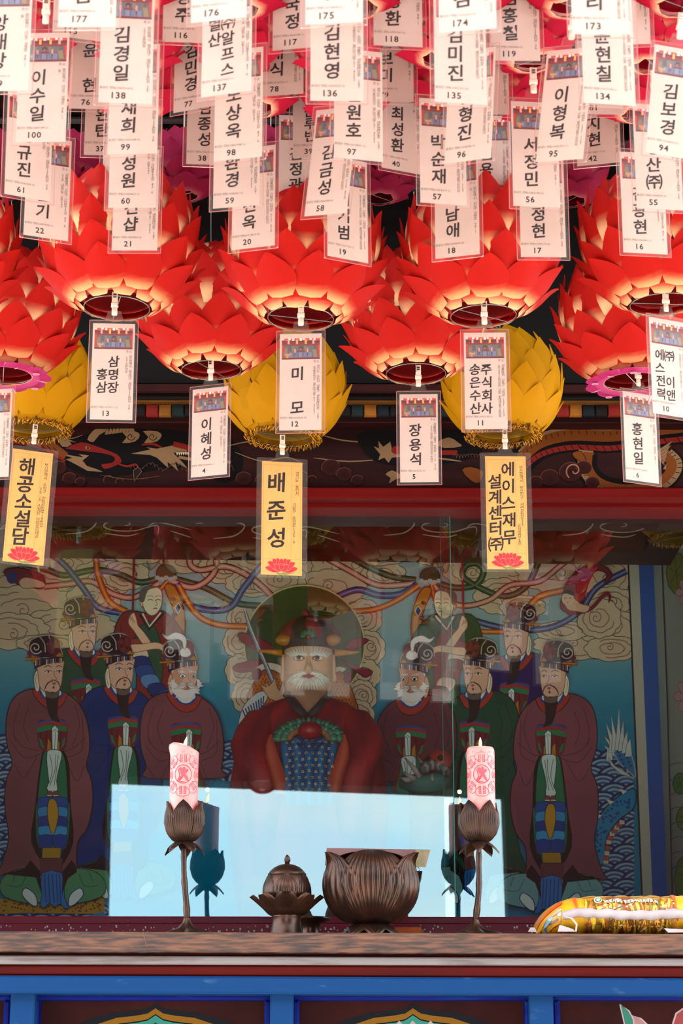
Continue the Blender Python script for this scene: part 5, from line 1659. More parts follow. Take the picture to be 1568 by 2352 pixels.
# incense stick tube lying on the shelf
t0, t1 = P(905, 2139, 5.50), P(968, 2139, 5.50)
t0.z = t1.z = ZS(0) + .0165
it = empty('incense_tube', (t0.x, t0.y, t0.z - .0165), 'short orange-brown tube lying on the shelf right of the big pot', 'tube')
MB(it.location).tube([t0, t1], .0165, 20).build('tube', mat('orange_brown_card', lin(128, 58, 26), lin(110, 46, 22), .4, (30, 30, 30)), it, smooth=False)
MB(it.location).tube([t1, t1 + Vector((.006, 0, 0))], .0172, 20).build('cap', M_BRZ, it)

# ---------------------------------------------------------------- sack of rice
def sack():
    Y0, Y1 = 5.33, 5.70
    x0, x1 = P(1240, 2130, Y0).x, P(1730, 2130, Y0).x
    zb = ZS(x0) + .001
    k = mpp(1400, 2100, Y0)
    e = empty('rice_sack', ((x0 + x1) / 2, 5.5, zb), 'plump yellow printed rice sack lying on the shelf, right end', 'sack')
    o = e.location
    nx, na = 60, 24
    RW, COLS = [], []
    hx = (x1 - x0) / 2
    rnd = random.Random(2)
    def surf(u, a):
        """u along the sack -1..1, a round it"""
        f = max(0.0, 1 - abs(u) ** 5.0) ** .6
        hz = (.5 * 100 * k) * (.22 + .78 * f)
        hy = .17 * (.45 + .55 * f)
        ca, sa = cos(a), sin(a)
        y = 5.51 + hy * math.copysign(abs(ca) ** .75, ca)
        z = zb + hz + hz * math.copysign(abs(sa) ** .8, sa)
        x = (x0 + x1) / 2 + u * hx
        w = .003 * sin(u * 23 + a * 3) * (1 - f * .6) + .0016 * sin(u * 41 - a * 5)
        return Vector((x + w, y + w, max(zb, z + w)))
    def colr(u, a):
        px = 1240 + (u + 1) / 2 * 490
        if px < 1296: return lin(200, 140, 26)
        if px < 1345 or px > 1556: return lin(212, 158, 26)
        return lin(176, 130, 30)
    for i in range(nx + 1):
        u = i / nx * 2 - 1
        RW.append([surf(u, 2 * pi * k_ / na) - o for k_ in range(na + 1)])
        COLS += [colr(u, 0)] * (na + 1)
    mb = MB(); mb.grid(RW, cols=COLS)
    M_sack = attr_mat('woven_sack_print', .38, .5)
    bag = mb.build('bag', M_sack, e, smooth=True, colored=True)
    # printed rice plants: front map (px, py) -> (u, a)
    def mp(x, y, h):
        u = (x - 1240) / 490 * 2 - 1
        t = (y - 2056) / 85.0                          # 0 top .. 1 bottom
        q = 1 - 2 * max(0.0, min(1.0, t))
        a = pi - math.asin(math.copysign(abs(q) ** 1.25, q))   # 90 deg on top .. 270 below
        p0 = surf(u, a)
        n = (surf(u, a + .02) - surf(u, a - .02)).cross(surf(u + .01, a) - surf(u - .01, a)).normalized()
        if n.y > 0 and t > .15: n = -n
        if t <= .15 and n.z < 0: n = -n
        return p0 + n * h - o
    A = Art(mp, 1.0, .000006, .0006)
    rnd = random.Random(12)
    def band(x0, x1, y0, y1, n=14):
        return [(x0 + (x1 - x0) * q / n, y0) for q in range(n + 1)] , [(x0 + (x1 - x0) * q / n, y1) for q in range(n + 1)]
    def strip(x0, x1, y0, y1, c, n=24, m=4):
        h = A._h()
        base = len(A.V)
        for j in range(m + 1):
            for q in range(n + 1):
                A.V.append(mp(x0 + (x1 - x0) * q / n, y0 + (y1 - y0) * j / m, h)); A.C.append(A.c(c))
        for j in range(m):
            for q in range(n):
                b_ = base + j * (n + 1) + q
                A.F.append((b_, b_ + 1, b_ + n + 2, b_ + n + 1))
    strip(1345, 1556, 2064, 2138, (128, 80, 26)); strip(1400, 1470, 2066, 2100, (140, 72, 26)); strip(1400, 1460, 2112, 2138, (132, 70, 24)); strip(1520, 1550, 2070, 2100, (146, 80, 30))
    for j in range(150):                                # leaves and ears of rice
        x = rnd.uniform(1348, 1552); y = rnd.uniform(2072, 2136)
        c = rnd.choice(((216, 182, 44), (230, 190, 60), (120, 104, 24), (66, 74, 26), (150, 70, 24), (120, 62, 22), (176, 100, 34), (206, 170, 40)))
        dx = rnd.uniform(-12, 12)
        A.line([(x, max(2070, y - 16)), (x + dx * .4, y - 2), (x + dx, min(2138, y + 16))], rnd.uniform(2.5, 7), c, 3, taper=True)
    for cx, cy in ((1440, 2078), (1440, 2122), (1530, 2080), (1405, 2084), (1500, 2120)):
        for q in range(12):
            A.ell(cx + rnd.uniform(-24, 24), cy + rnd.uniform(-8, 8), 3.6, 1.8, rnd.choice(((214, 150, 84), (232, 196, 150), (180, 96, 44))), -.3, 8)
    strip(1325, 1331, 2060, 2100, (224, 92, 40), 3, 8); strip(1552, 1558, 2060, 2100, (224, 92, 40), 3, 8)
    A.line([(1240, 2080), (1280, 2070), (1296, 2066)], 8, (214, 84, 40))
    # printed writing on the upper face
    strip(1388, 1518, 2071, 2079, (122, 74, 40), 20, 1)
    A.ell(1379, 2072, 9, 6, (230, 226, 210), 0, 16); A.ell(1379, 2072, 7, 4.6, (70, 120, 90), 0, 14); A.ell(1379, 2072, 4.4, 2.8, (190, 206, 190), 0, 12)
    sackmp.append((mp, A))
    # clear end panel with blue print, grey and red patches
    A.poly([(1246, 2118), (1262, 2090), (1286, 2078), (1296, 2084), (1290, 2110), (1272, 2136), (1252, 2138)], (176, 160, 140), 0)
    A.poly([(1252, 2108), (1262, 2092), (1280, 2084), (1270, 2102), (1256, 2116)], (130, 168, 190)); A.poly([(1280, 2082), (1295, 2080), (1294, 2096), (1284, 2096)], (226, 216, 200))
    for x, y in ((1240, 2125), (1247, 2120), (1254, 2115)):
        A.line([(x, y), (x + 8, y + 14)], 3.2, (40, 84, 140), 1); A.line([(x - 3, y + 2), (x + 4, y)], 2.6, (40, 84, 140), 1)
    for q in range(9):
        A.line([(1263 + q * 2.4, 2106 - q * .8), (1266 + q * 2.4, 2112 - q * .8)], 1.2, (54, 60, 84), 1)
    A.poly([(1258, 2138), (1278, 2116), (1290, 2112), (1296, 2130), (1290, 2138)], (176, 60, 34))
    link('printed_picture', make_mesh('printed_picture', A.V, A.F, A.C), M_sack, bag)
    # white sewn hem along the front, and its loose ends
    M_hem = mat('white_sack_hem', lin(172, 160, 163), lin(158, 147, 151), .7, (30, 30, 30))
    RW = []
    for i in range(41):
        x = 1297 + (1700 - 1297) * i / 40
        yh = 2092 + 3 * sin(x * .018); c0 = mp(x, yh, .003); c1 = mp(x, yh + 16, .003)
        d = Vector((0, -.005 - .002 * sin(x * .05), .002 * sin(x * .03)))
        RW.append([c0, c0 + d * .8, (c0 + c1) / 2 + d * 1.5, c1 + d, c1])
    MB().grid(RW).build('hem', M_hem, bag, smooth=True)
    Vp = lambda x, y, d=0: P(x, y, 5.315 - d) - o
    mb = MB()
    mb.grid([[Vp(1296, 2106), Vp(1300, 2104)], [Vp(1312, 2111, .01), Vp(1314, 2108, .01)], [Vp(1322, 2124, .012), Vp(1326, 2122, .012)], [Vp(1320, 2138, .012), Vp(1324, 2140, .012)], [Vp(1280, 2140, .01), Vp(1283, 2138, .01)]])
    mb.add([Vp(1280, 2140, .01), Vp(1320, 2140, .012), Vp(1316, 2134, .008), Vp(1285, 2124, .008)], [(0, 1, 2, 3)])
    mb.add([Vp(1524, 2132, .008), Vp(1600, 2136, .01), Vp(1600, 2141, .012), Vp(1534, 2142, .012)], [(0, 1, 2, 3)])
    mb.add([Vp(1212, 2140), Vp(1218, 2130), Vp(1228, 2131), Vp(1232, 2141)], [(0, 1, 2, 3)])
    mb.build('loose_hem', M_hem, bag)
    return e, bag
sackmp = []
SACK, SACKBAG = sack()
# ================================================================ LOTUS LANTERNS
M_PETAL = attr_mat('lantern_petal', 0.7, 0.08, transl=0.26)
def shell_mat(name, c):
    m, t, b = nodes_mat(name)
    b.inputs['Base Color'].default_value = c; b.inputs['Roughness'].default_value = .7
    tr = t.nodes.new('ShaderNodeBsdfTranslucent'); tr.inputs['Color'].default_value = c
    mx = t.nodes.new('ShaderNodeMixShader'); mx.inputs['Fac'].default_value = .6
    t.links.new(b.outputs['BSDF'], mx.inputs[1]); t.links.new(tr.outputs['BSDF'], mx.inputs[2])
    t.links.new(mx.outputs['Shader'], t.nodes['Material Output'].inputs['Surface'])
    return m
M_WIRE = mat('steel_wire', lin(130, 122, 116), None, .35, metal=.8)
M_GOLDT = mat('gold_tinsel', lin(190, 130, 36), lin(120, 74, 20), .28, (60, 60, 60), 3, metal=.7)

def petal_mesh(name, R, L, W, cbase, ctip, lift, flare, g0=.10, g1=.50, cup=.085, nt=10, nu=5, blunt=.0, sg=.92):
    """petal rooted at the origin: x across, y along, z outward from the lantern's globe"""
    rows, cols = [], []
    sag = L * L / (2 * R)
    for i in range(nt + 1):
        t = i / nt
        if t < .42: w = W * (.52 + .48 * sin(t / .42 * pi / 2))
        else:
            q = (t - .42) / .58
            w = W * max(.015 + blunt * (1 - q), max(0.0, 1 - q ** 1.45) ** .9)
        z = sag * (-sg * t * t) + lift * t + flare * max(0, t - .62) ** 2 * 6.9
        r = []
        for k in range(nu):
            u = k / (nu - 1) * 2 - 1
            r.append((u * w * .5, L * t, z - cup * w * u * u * (.35 + .65 * sin(pi * min(1, t * .9 + .1))) + .02 * W * (1 - abs(u)) * (1 if k == nu // 2 else 0)))
            c = lerp(cbase, ctip, sstep(g0, g1, t + .05 * abs(u)))
            cols.append(c)
        rows.append(r)
    mb = MB(); mb.grid(rows, cols=cols)
    return mb.mesh(name, True, True)

def lantern_proto(name, R, hole, rows, meshes, m_shell, wire=True, hang=.28, rnd_s=1):
    """returns list of (part name, mesh, matrix, material); origin = centre of the hole, lantern above it"""
    rnd = random.Random(rnd_s)
    parts = []
    zc = sqrt(R * R - hole * hole)
    cen = Vector((0, 0, zc))
    for ri, (th, n, off, mi, tilt, jit) in enumerate(rows):
        th = radians(th)
        for k in range(n):
            az = 2 * pi * (k + off) / n + rnd.uniform(-.03, .03)
            t2 = th + rnd.uniform(-jit, jit)
            nrm = Vector((sin(t2) * cos(az), sin(t2) * sin(az), -cos(t2)))
            up = Vector((cos(t2) * cos(az), cos(t2) * sin(az), sin(t2)))
            x = up.cross(nrm)
            M = Matrix((x, up, nrm)).transposed().to_4x4()
            M = M @ Matrix.Rotation(tilt + rnd.uniform(-.06, .06), 4, 'X') @ Matrix.Rotation(rnd.uniform(-.07, .07), 4, 'Z')
            M.translation = cen + nrm * R
            parts.append(('petal', meshes[mi], M, M_PETAL))
    # thin lining globe, open at the hole
    mb = MB()
    r2 = R * .90
    pr = []
    t0 = math.asin(min(1, hole / r2 * .98))
    for i in range(13):
        t = t0 + (pi - t0) * i / 12
        pr.append((max(.001, r2 * sin(t)), zc - r2 * cos(t)))
    mb.lathe(pr, 22, close=False)
    parts.append(('lining', mb.mesh(name + '_lining', True), Matrix(), m_shell))
    if wire:
        mb = MB()
        mb.tube([(-hole, 0, .004), (hole, 0, .004)], .0011, 6)
        mb.tube([(hole * 1.01 * cos(2 * pi * k / 24), hole * 1.01 * sin(2 * pi * k / 24), .003) for k in range(25)], .0011, 5, cap=False)
        parts.append(('wire_ring', mb.mesh(name + '_wire'), Matrix(), M_WIRE))
        mb = MB()
        mb.tube([(0, 0, zc + R * .9), (0, 0, zc + R + hang)], .0012, 6)
        parts.append(('hanger', mb.mesh(name + '_hanger'), Matrix(), M_WIRE))
    return parts

def place_lantern(parts, name, loc, label, cat, group, rz=0.0, tilt=(0, 0)):
    e = empty(name, loc, label, cat, group, rot=(tilt[0], tilt[1], rz))
    for nm, me, M, m in parts:
        o = bpy.data.objects.new(nm, me)
        if not me.materials: me.materials.append(m)
        COL.objects.link(o)
        o.parent = e
        o.matrix_basis = M
    return e

# ---- red
CRM, RED_ = lin(236, 188, 138), lin(166, 21, 15)
RR, RH = .172, .0735
red_m = [petal_mesh('red_petal_low', RR, .116, .096, lin(222, 160, 108), RED_, .010, .012, .0, .29, cup=.11),
         petal_mesh('red_petal', RR, .128, .087, CRM, RED_, .010, .012, .15, .50, cup=.12),
         petal_mesh('red_petal_skirt', RR * 3, .098, .070, lin(226, 170, 120), RED_, .004, -.004, .0, .30, cup=.06),
         petal_mesh('red_petal_top', RR, .104, .084, CRM, RED_, .006, .003, .16, .56, cup=.12, sg=1.05)]
M_SH_RED = shell_mat('red_lining_cloth', lin(206, 74, 78))
red_rows = [(27, 10, 0, 2, -.22, .03), (35, 10, .5, 0, .05, .03), (49, 12, .25, 0, .03, .03), (64, 13, .0, 1, .03, .03), (79, 13, .5, 1, .03, .03),
            (94, 13, 0, 1, .03, .03), (109, 12, .5, 3, .02, .03), (124, 10, 0, 3, .0, .03), (138, 8, .5, 3, -.02, .03)]
RED = [lantern_proto('red_lantern', RR, RH, red_rows, red_m, M_SH_RED, rnd_s=s) for s in (1, 2)]
# ---- yellow
yel_m = [petal_mesh('yellow_petal', .158, .112, .088, lin(170, 116, 2), lin(180, 122, 2), .005, .006, .1, .6, cup=.085, blunt=.0, sg=1.0),
         petal_mesh('yellow_skirt', .40, .098, .070, lin(170, 114, 4), lin(180, 122, 4), .004, -.002, .1, .6, cup=.05, blunt=.25)]
M_SH_YEL = shell_mat('yellow_lining_cloth', lin(226, 200, 96))
yel_rows = [(33, 10, 0, 1, -.38, .03), (40, 11, .5, 0, .03, .02), (56, 11, 0, 0, .02, .02), (73, 12, .5, 0, .01, .02), (90, 12, 0, 0, .01, .02), (108, 11, .5, 0, .01, .02), (126, 9, 0, 0, .01, .02)]
YEL = lantern_proto('yellow_lantern', .158, .083, yel_rows, yel_m, M_SH_YEL, rnd_s=5)
mb = MB()
rnd = random.Random(9)
for k in range(130):                                   # twisted tinsel round the opening
    a = 2 * pi * k / 130
    r = .086 + .010 * sin(k * 2.4); r1 = r + rnd.uniform(.006, .014)
    mb.tube([(r * cos(a), r * sin(a), .004 + rnd.uniform(-.004, .004)), ((r + .006) * cos(a + .05), (r + .006) * sin(a + .05), -.006), (r1 * cos(a + .1), r1 * sin(a + .1), .004)], .0021, 4)
YEL.append(('tinsel', mb.mesh('tinsel', True), Matrix(), M_GOLDT))
# ---- pink
PTIP = lin(168, 16, 46)
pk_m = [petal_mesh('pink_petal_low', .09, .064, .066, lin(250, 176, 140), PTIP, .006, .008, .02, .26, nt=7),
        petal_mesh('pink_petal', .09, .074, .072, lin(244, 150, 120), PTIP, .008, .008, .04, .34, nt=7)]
shade_pk_m = [petal_mesh('shade_toned_petal_low', .09, .064, .066, lin(150, 70, 76), lin(120, 14, 44), .006, .008, .02, .26, nt=7),  # the pink petals again, colours darkened to stand for shade
         petal_mesh('shade_toned_petal', .09, .074, .072, lin(140, 60, 70), lin(110, 12, 44), .008, .008, .04, .34, nt=7)]
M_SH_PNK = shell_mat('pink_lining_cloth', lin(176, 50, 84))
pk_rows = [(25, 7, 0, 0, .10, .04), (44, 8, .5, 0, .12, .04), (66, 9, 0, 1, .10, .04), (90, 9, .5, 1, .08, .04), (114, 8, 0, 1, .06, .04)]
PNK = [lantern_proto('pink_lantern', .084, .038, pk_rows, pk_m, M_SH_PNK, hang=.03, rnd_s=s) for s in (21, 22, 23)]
PNK_SHADE = lantern_proto('shade_toned_lantern', .084, .038, pk_rows, shade_pk_m, M_SH_PNK, hang=.10, rnd_s=31)

rr = random.Random(77)
G1, G2, G3 = 'large red lotus lanterns of the front row', 'large red lotus lanterns of the second row', 'yellow lotus lanterns before the frieze'
for i, (px, py, lb) in enumerate(((-150, 720, 'cut off at the left edge'), (268, 711, 'second from left'), (690, 735, 'middle one'), (1110, 729, 'second from right'), (1522, 702, 'at the right edge'))):
    place_lantern(RED[i % 2], 'lotus_lantern', P(px, py, 4.5), 'large red lotus lantern of the front row, ' + lb, 'lantern', G1, rr.uniform(0, 6), (rr.uniform(-.03, .03), rr.uniform(-.05, .05)))
collar_lanterns = []
for i, (px, py, lb) in enumerate(((8, 862, 'pink paper collar, cut by the left edge'), (485, 853, 'pale opening, left of centre'), (955, 862, 'pale opening, right of centre'), (1452, 876, 'pink paper collar, at right'))):
    e = place_lantern(RED[(i + 1) % 2], 'lotus_lantern', P(px, py, 5.0), 'large red lotus lantern of the rear row, ' + lb, 'lantern', G2, rr.uniform(0, 6), (rr.uniform(-.02, .02), rr.uniform(-.03, .03)))
    if i in (0, 3): collar_lanterns.append(e)
for i, (px, py, lb) in enumerate(((76, 990, 'above the leftmost gold name tag'), (652, 1006, 'above the middle gold name tag'), (1157, 1002, 'above the rightmost gold name tag'), (1700, 1000, 'almost hidden at the right edge'))):
    place_lantern(YEL, 'lotus_lantern', P(px, py, 5.44), 'yellow lotus lantern with gold tinsel rim, ' + lb, 'lantern', G3, rr.uniform(0, 6), (rr.uniform(-.02, .02), rr.uniform(-.03, .03)))
# printed pink paper collars of the two outer lanterns
M_COLLAR = attr_mat('printed_collar', .5, .3, .2)
def collar_mesh():
    mb = MB()
    n = 96
    cin, cmid, cout = lin(220, 170, 160), lin(176, 44, 96), lin(156, 24, 84)
    rows, cols = [], []
    for r, c in ((.070, cin), (.072, cmid), (.090, cout), (0, cout)):
        row = []
        for k in range(n + 1):
            a = 2 * pi * k / n
            q = r or .104 + .016 * abs(sin(a * 5)) ** .6
            row.append((q * cos(a), q * sin(a), -.002 + (.010 if not r else 0) - .25 * (q - .07)))
            cols.append(c)
        rows.append(row)
    mb.grid(rows, cols=cols)
    for k in range(10):                                # pale medallions and rays
        a = 2 * pi * (k + .5) / 10
        cx, cy = .098 * cos(a), .098 * sin(a)
        if k % 2:
            V = [(cx + .0085 * cos(q * pi / 8), cy + .0085 * sin(q * pi / 8), -.012) for q in range(16)]
            mb.add(V, [tuple(range(16))], lin(236, 150, 170))
            for q in range(3):
                V = [(cx + .0055 * cos(q * 2.1 + t), cy + .0055 * sin(q * 2.1 + t), -.0125) for t in (0, .5, 1.2)] + [(cx, cy, -.0125)]
                mb.add(V, [(0, 1, 2, 3)], lin(196, 60, 116))
        else:
            V = [(.078 * cos(a), .078 * sin(a), -.0075), (.098 * cos(a + .03), .098 * sin(a + .03), -.012), (.110 * cos(a), .110 * sin(a), -.013), (.098 * cos(a - .03), .098 * sin(a - .03), -.012)]
            mb.add(V, [(0, 1, 2, 3)], lin(236, 140, 160))
    return mb.mesh('paper_collar', False, True)
cme = collar_mesh()
for e in collar_lanterns:
    link('paper_collar', cme, M_COLLAR, e)
# ================================================================ NAME TAGS
GL = {}
def glyphs(chars):
    """outline of every character once, from Blender's own font: one text per weight, a character to a line"""
    todo = [c for c in sorted(set(chars)) if c != ' ']
    cu = bpy.data.curves.new('glyph', 'FONT')
    cu.body = '\n'.join(todo)
    cu.resolution_u = 2
    cu.space_line = 3.0
    ob = bpy.data.objects.new('glyph', cu)
    COL.objects.link(ob)
    for b, off in ((0, 0.0), (1, 0.022)):
        cu.offset = off
        bpy.context.view_layer.update()
        ev = ob.evaluated_get(bpy.context.evaluated_depsgraph_get())
        m = ev.to_mesh()
        co = [(v.co.x, v.co.y) for v in m.vertices]
        faces = {}
        for p in m.polygons:
            vs = tuple(p.vertices)
            li = int(round((.36 - sum(co[v][1] for v in vs) / len(vs)) / 3.0))
            faces.setdefault(li, []).append(vs)
        for li, fs in faces.items():
            if not 0 <= li < len(todo): continue
            ids = sorted({v for f in fs for v in f})
            ix = {v: k for k, v in enumerate(ids)}
            vs = [(co[v][0], co[v][1] + 3.0 * li) for v in ids]
            xs = [v[0] for v in vs]
            GL.setdefault(todo[li], {})[b] = (vs, [tuple(ix[v] for v in f) for f in fs], min(xs), max(xs))
        ev.to_mesh_clear()
    bpy.data.objects.remove(ob); bpy.data.curves.remove(cu)

class Print:
    """flat black print on a tag; x across 0..1, y down 0..1 of the paper"""
    def __init__(self, W, H, z):
        self.W, self.H, self.z = W, H, z
        self.V, self.F = [], []
    def char(self, c, x, y, h, bold=1, slant=0.0, squeeze=1.0):
        if c == ' ' or c not in GL or bold not in GL[c]: return
        vs, fs, x0, x1 = GL[c][bold]
        n = len(self.V)
        k = h / .90
        mx = (x0 + x1) / 2
        for vx, vy in vs:
            lx, ly = (vx - mx) * k * squeeze, (vy - .36) * k
            self.V.append(((x - .5) * self.W + lx + slant * ly, self.z, -y * self.H + ly + .10 * lx))
        self.F += [tuple(i + n for i in f) for f in fs]
    def row(self, s, x, y, h, bold=0, adv=.62):
        k = h / .90
        ws = [(.46 if c.isdigit() else GL[c][bold][3] - GL[c][bold][2] if c != ' ' and c in GL and bold in GL[c] else .25) * k for c in s]
        gap = .10 * k
        tot = sum(ws) + gap * (len(s) - 1)
        cx = (x - .5) * self.W - tot / 2
        sv = self.V
        for c, w in zip(s, ws):
            m0 = len(self.V)
            self.char(c, (cx + w / 2) / self.W + .5, y, h, bold)
            for i in range(m0, len(self.V)):          # no brush tilt for figures
                vx, vy, vz = self.V[i]
                self.V[i] = (vx, vy, vz - .10 * (vx - (cx + w / 2)))
            cx += w + gap
    def column(self, s, x, y, h, step, bold=1, slant=0.0):
        for i, c in enumerate(s):
            self.char(c, x, y + i * step, h, bold, slant)

M_PAPER = mat('white_tag_paper', lin(215, 191, 182), lin(211, 186, 177), .75, (30, 30, 30))
for M_ in (M_PAPER,):
    t_ = M_.node_tree
    tl_ = t_.nodes.new('ShaderNodeBsdfTranslucent'); tl_.inputs['Color'].default_value = lin(226, 196, 180)
    mx_ = t_.nodes.new('ShaderNodeMixShader'); mx_.inputs['Fac'].default_value = .22
    t_.links.new(t_.nodes['Principled BSDF'].outputs['BSDF'], mx_.inputs[1]); t_.links.new(tl_.outputs['BSDF'], mx_.inputs[2])
    t_.links.new(mx_.outputs['Shader'], t_.nodes['Material Output'].inputs['Surface'])
M_GOLDP = mat('golden_tag_paper', lin(226, 172, 100), lin(222, 166, 92), .7, (30, 30, 30))
M_INK = mat('black_ink', lin(40, 26, 26), None, .8)
M_GREY = mat('grey_ink', lin(86, 64, 62), None, .8)
M_PHOTO = attr_mat('printed_photo', .5, .3)
def film_mat():
    m, t, b = nodes_mat('clear_plastic_sleeve')
    t.nodes.remove(b)
    tr = t.nodes.new('ShaderNodeBsdfTransparent'); tr.inputs['Color'].default_value = (.965, .955, .95, 1)
    gl = t.nodes.new('ShaderNodeBsdfGlossy'); gl.inputs['Roughness'].default_value = .08
    df = t.nodes.new('ShaderNodeBsdfDiffuse'); df.inputs['Color'].default_value = (.8, .75, .72, 1)
    fr = t.nodes.new('ShaderNodeFresnel'); fr.inputs['IOR'].default_value = 1.35
    m1, m2 = t.nodes.new('ShaderNodeMixShader'), t.nodes.new('ShaderNodeMixShader')
    m1.inputs['Fac'].default_value = .028
    t.links.new(tr.outputs['BSDF'], m1.inputs[1]); t.links.new(df.outputs['BSDF'], m1.inputs[2])
    ma = t.nodes.new('ShaderNodeMath'); ma.operation = 'MULTIPLY'; ma.inputs[1].default_value = .25
    t.links.new(fr.outputs['Fac'], ma.inputs[0]); t.links.new(ma.outputs['Value'], m2.inputs['Fac']); t.links.new(m1.outputs['Shader'], m2.inputs[1]); t.links.new(gl.outputs['BSDF'], m2.inputs[2])
    t.links.new(m2.outputs['Shader'], t.nodes['Material Output'].inputs['Surface'])
    return m
M_FILM = film_mat()
M_CLIP = mat('milky_plastic_clip', lin(226, 206, 190), lin(214, 190, 172), .4, (40, 40, 40))
M_SNAP = mat('steel_snap', lin(170, 168, 166), None, .2, metal=.9)

def photo_mesh(W, H):
    """little printed picture of the shrine: red eaves, lantern tags, blue figures, pink candles"""
    x0, x1, y0, y1 = (.045 - .5) * W, (.955 - .5) * W, -.048 * H, -.268 * H
    A = Art(lambda x, y, h: Vector((x0 + (x1 - x0) * x, -.0003 - h, y0 + (y1 - y0) * y)), 1.0, .000003, .00002)
    R = lambda a, b, c, d, col: A.poly([(a, b), (c, b), (c, d), (a, d)], col)
    R(0, 0, 1, 1, (112, 44, 46))
    R(0, 0, 1, .10, (190, 60, 60)); R(0, .14, 1, .2, (90, 36, 40)); R(0, .26, 1, .30, (140, 40, 40))
    A.poly([(.08, .34), (.92, .34), (.97, .92), (.03, .92)], (96, 84, 88))
    A.poly([(0, .3), (.07, .34), (.02, 1), (0, 1)], (176, 56, 50)); A.poly([(1, .3), (.93, .34), (.98, 1), (1, 1)], (176, 56, 50))
    for k in range(10):
        R(.10 + .082 * k, .37, .165 + .082 * k, .62, ((98, 92, 92), (84, 74, 84), (116, 104, 92), (90, 96, 110))[k % 4])
    for k, c in enumerate(((120, 110, 96), (104, 110, 140), (98, 100, 128), (112, 116, 146), (100, 104, 136), (108, 112, 144), (104, 96, 96))):
        R(.07 + .125 * k, .66, .165 + .125 * k, .90, c)
    A.ell(.5, .47, .055, .1, (60, 52, 54), 0, 14); A.ell(.5, .52, .03, .06, (150, 84, 74), 0, 10); R(.42, .58, .6, .66, (110, 50, 56))
    R(.33, .50, .365, .68, (236, 130, 116)); R(.66, .48, .695, .67, (236, 130, 116)); R(.335, .68, .36, .82, (80, 50, 50)); R(.665, .67, .69, .82, (80, 50, 50))
    for k in range(5): A.ell(.10 + .03 * k, .76 + .03 * (k % 2), .02, .04, (206, 130, 80), 0, 8)
    R(.12, .82, .18, .96, (190, 120, 70))
    A.poly([(.80, .55), (.90, .52), (.94, .88), (.84, .9)], (130, 110, 84)); A.poly([(.08, .45), (.16, .48), (.13, .7), (.05, .7)], (124, 104, 84))
    R(0, .93, 1, 1, (104, 36, 40))
    for k, x in enumerate((.03, .12, .2, .3, .42, .5, .58, .67, .76, .86, .95)):
        c = ((240, 200, 190), (214, 70, 80), (250, 220, 206))[k % 3]
        R(x - .03, 0, x + .03, .08 + .03 * (k % 2), c)
    for x, c in ((.18, (240, 150, 140)), (.40, (236, 160, 84)), (.63, (236, 160, 84)), (.83, (240, 150, 140))):
        R(x - .025, .06, x + .025, .27, c)
    return make_mesh('photo', A.V, A.F, A.C)

TW, TH = .094, .228
PAPER = MB().box((-TW / 2, -.0002, -TH), (TW / 2, .0002, 0)).mesh('paper')
PHOTO = photo_mesh(TW, TH)
def sleeve_mesh(W, H, mg, top, name):
    """flat clear pouch round the paper with a slotted hood towards the clip"""
    w, b = W / 2 + mg, -H - mg * .9
    pts = [(-w + .003, b), (w - .003, b), (w, b + .003), (w, mg * 1.0), (w * .96, mg * 1.2), (.020, mg * 1.3), (.014, top), (-.014, top), (-.020, mg * 1.3), (-w * .96, mg * 1.2), (-w, mg * 1.0), (-w, b + .003)]
    n = len(pts)
    V = [(x, -.0012, z) for x, z in pts] + [(x, .0012, z) for x, z in pts]
    FC = [tuple(range(n)), tuple(range(2 * n - 1, n - 1, -1))] + [(i, (i + 1) % n + 0, n + (i + 1) % n, n + i) for i in range(n)]
    me = make_mesh(name, V, FC)
    return me
SLEEVE = sleeve_mesh(TW, TH, .0075, .030, 'sleeve')
def rim_mesh(W, H, mg):
    w, b, t = W / 2 + mg, -H - mg * .9, mg
    mb = MB()
    for p, q in (((-w, b), (w, b)), ((w, b), (w, t)), ((w, t), (-w, t)), ((-w, t), (-w, b))):
        mb.tube([(p[0], 0, p[1]), (q[0], 0, q[1])], .0006, 4)
    return mb.mesh('sealed_rim')
M_RIM = (lambda: (lambda m: m)(mat('sealed_plastic_rim', lin(170, 96, 92), lin(190, 120, 112), .25)))()
def clip_meshes():
    mb = MB()
    mb.bevel_box((-.0065, -.004, .046), (.0065, .003, .076), .0015)
    mb.bevel_box((-.0078, -.0055, .040), (.0078, .0035, .049), .0015)
    strap = MB()
    strap.lathe([(.0058, .020), (.0066, .024), (.0060, .042)], 12)
    for v in strap.V: v.y *= .45
    sn = MB()
    sn.box((-.0036, -.0058, .061), (.0036, -.0039, .0645)); sn.box((-.0036, -.0058, .0665), (.0036, -.0039, .070))
    hk = MB().tube([(0, 0, .074), (0, .002, .086), (0, .004, .094)], .0012, 6)
    return mb.mesh('clip'), strap.mesh('strap', True), sn.mesh('snap'), hk.mesh('hook')
CLIP, STRAP, SNAP, HOOK = clip_meshes()

ADDR = ('부산광역시 해운대구 재반로126번길 26', '서울특별시 강남구 강남로52길 43 6', '경기도 수원시 영통구 센트럴타운로 107', '서울특별시 강북구 한천로 715 510', '서울특별시 강동구 고덕로 131 113', '부산광역시 사상구 경명로 98-1')
ADDR2 = ('501호반여동', '05호 내발산동 D동647', '광교푸르지오 월드마크@101-4502', '-901상위동 래미안상위퍼스트하이', '동2001호상사동 강동 롯데캐슬퍼스트아파', '동')

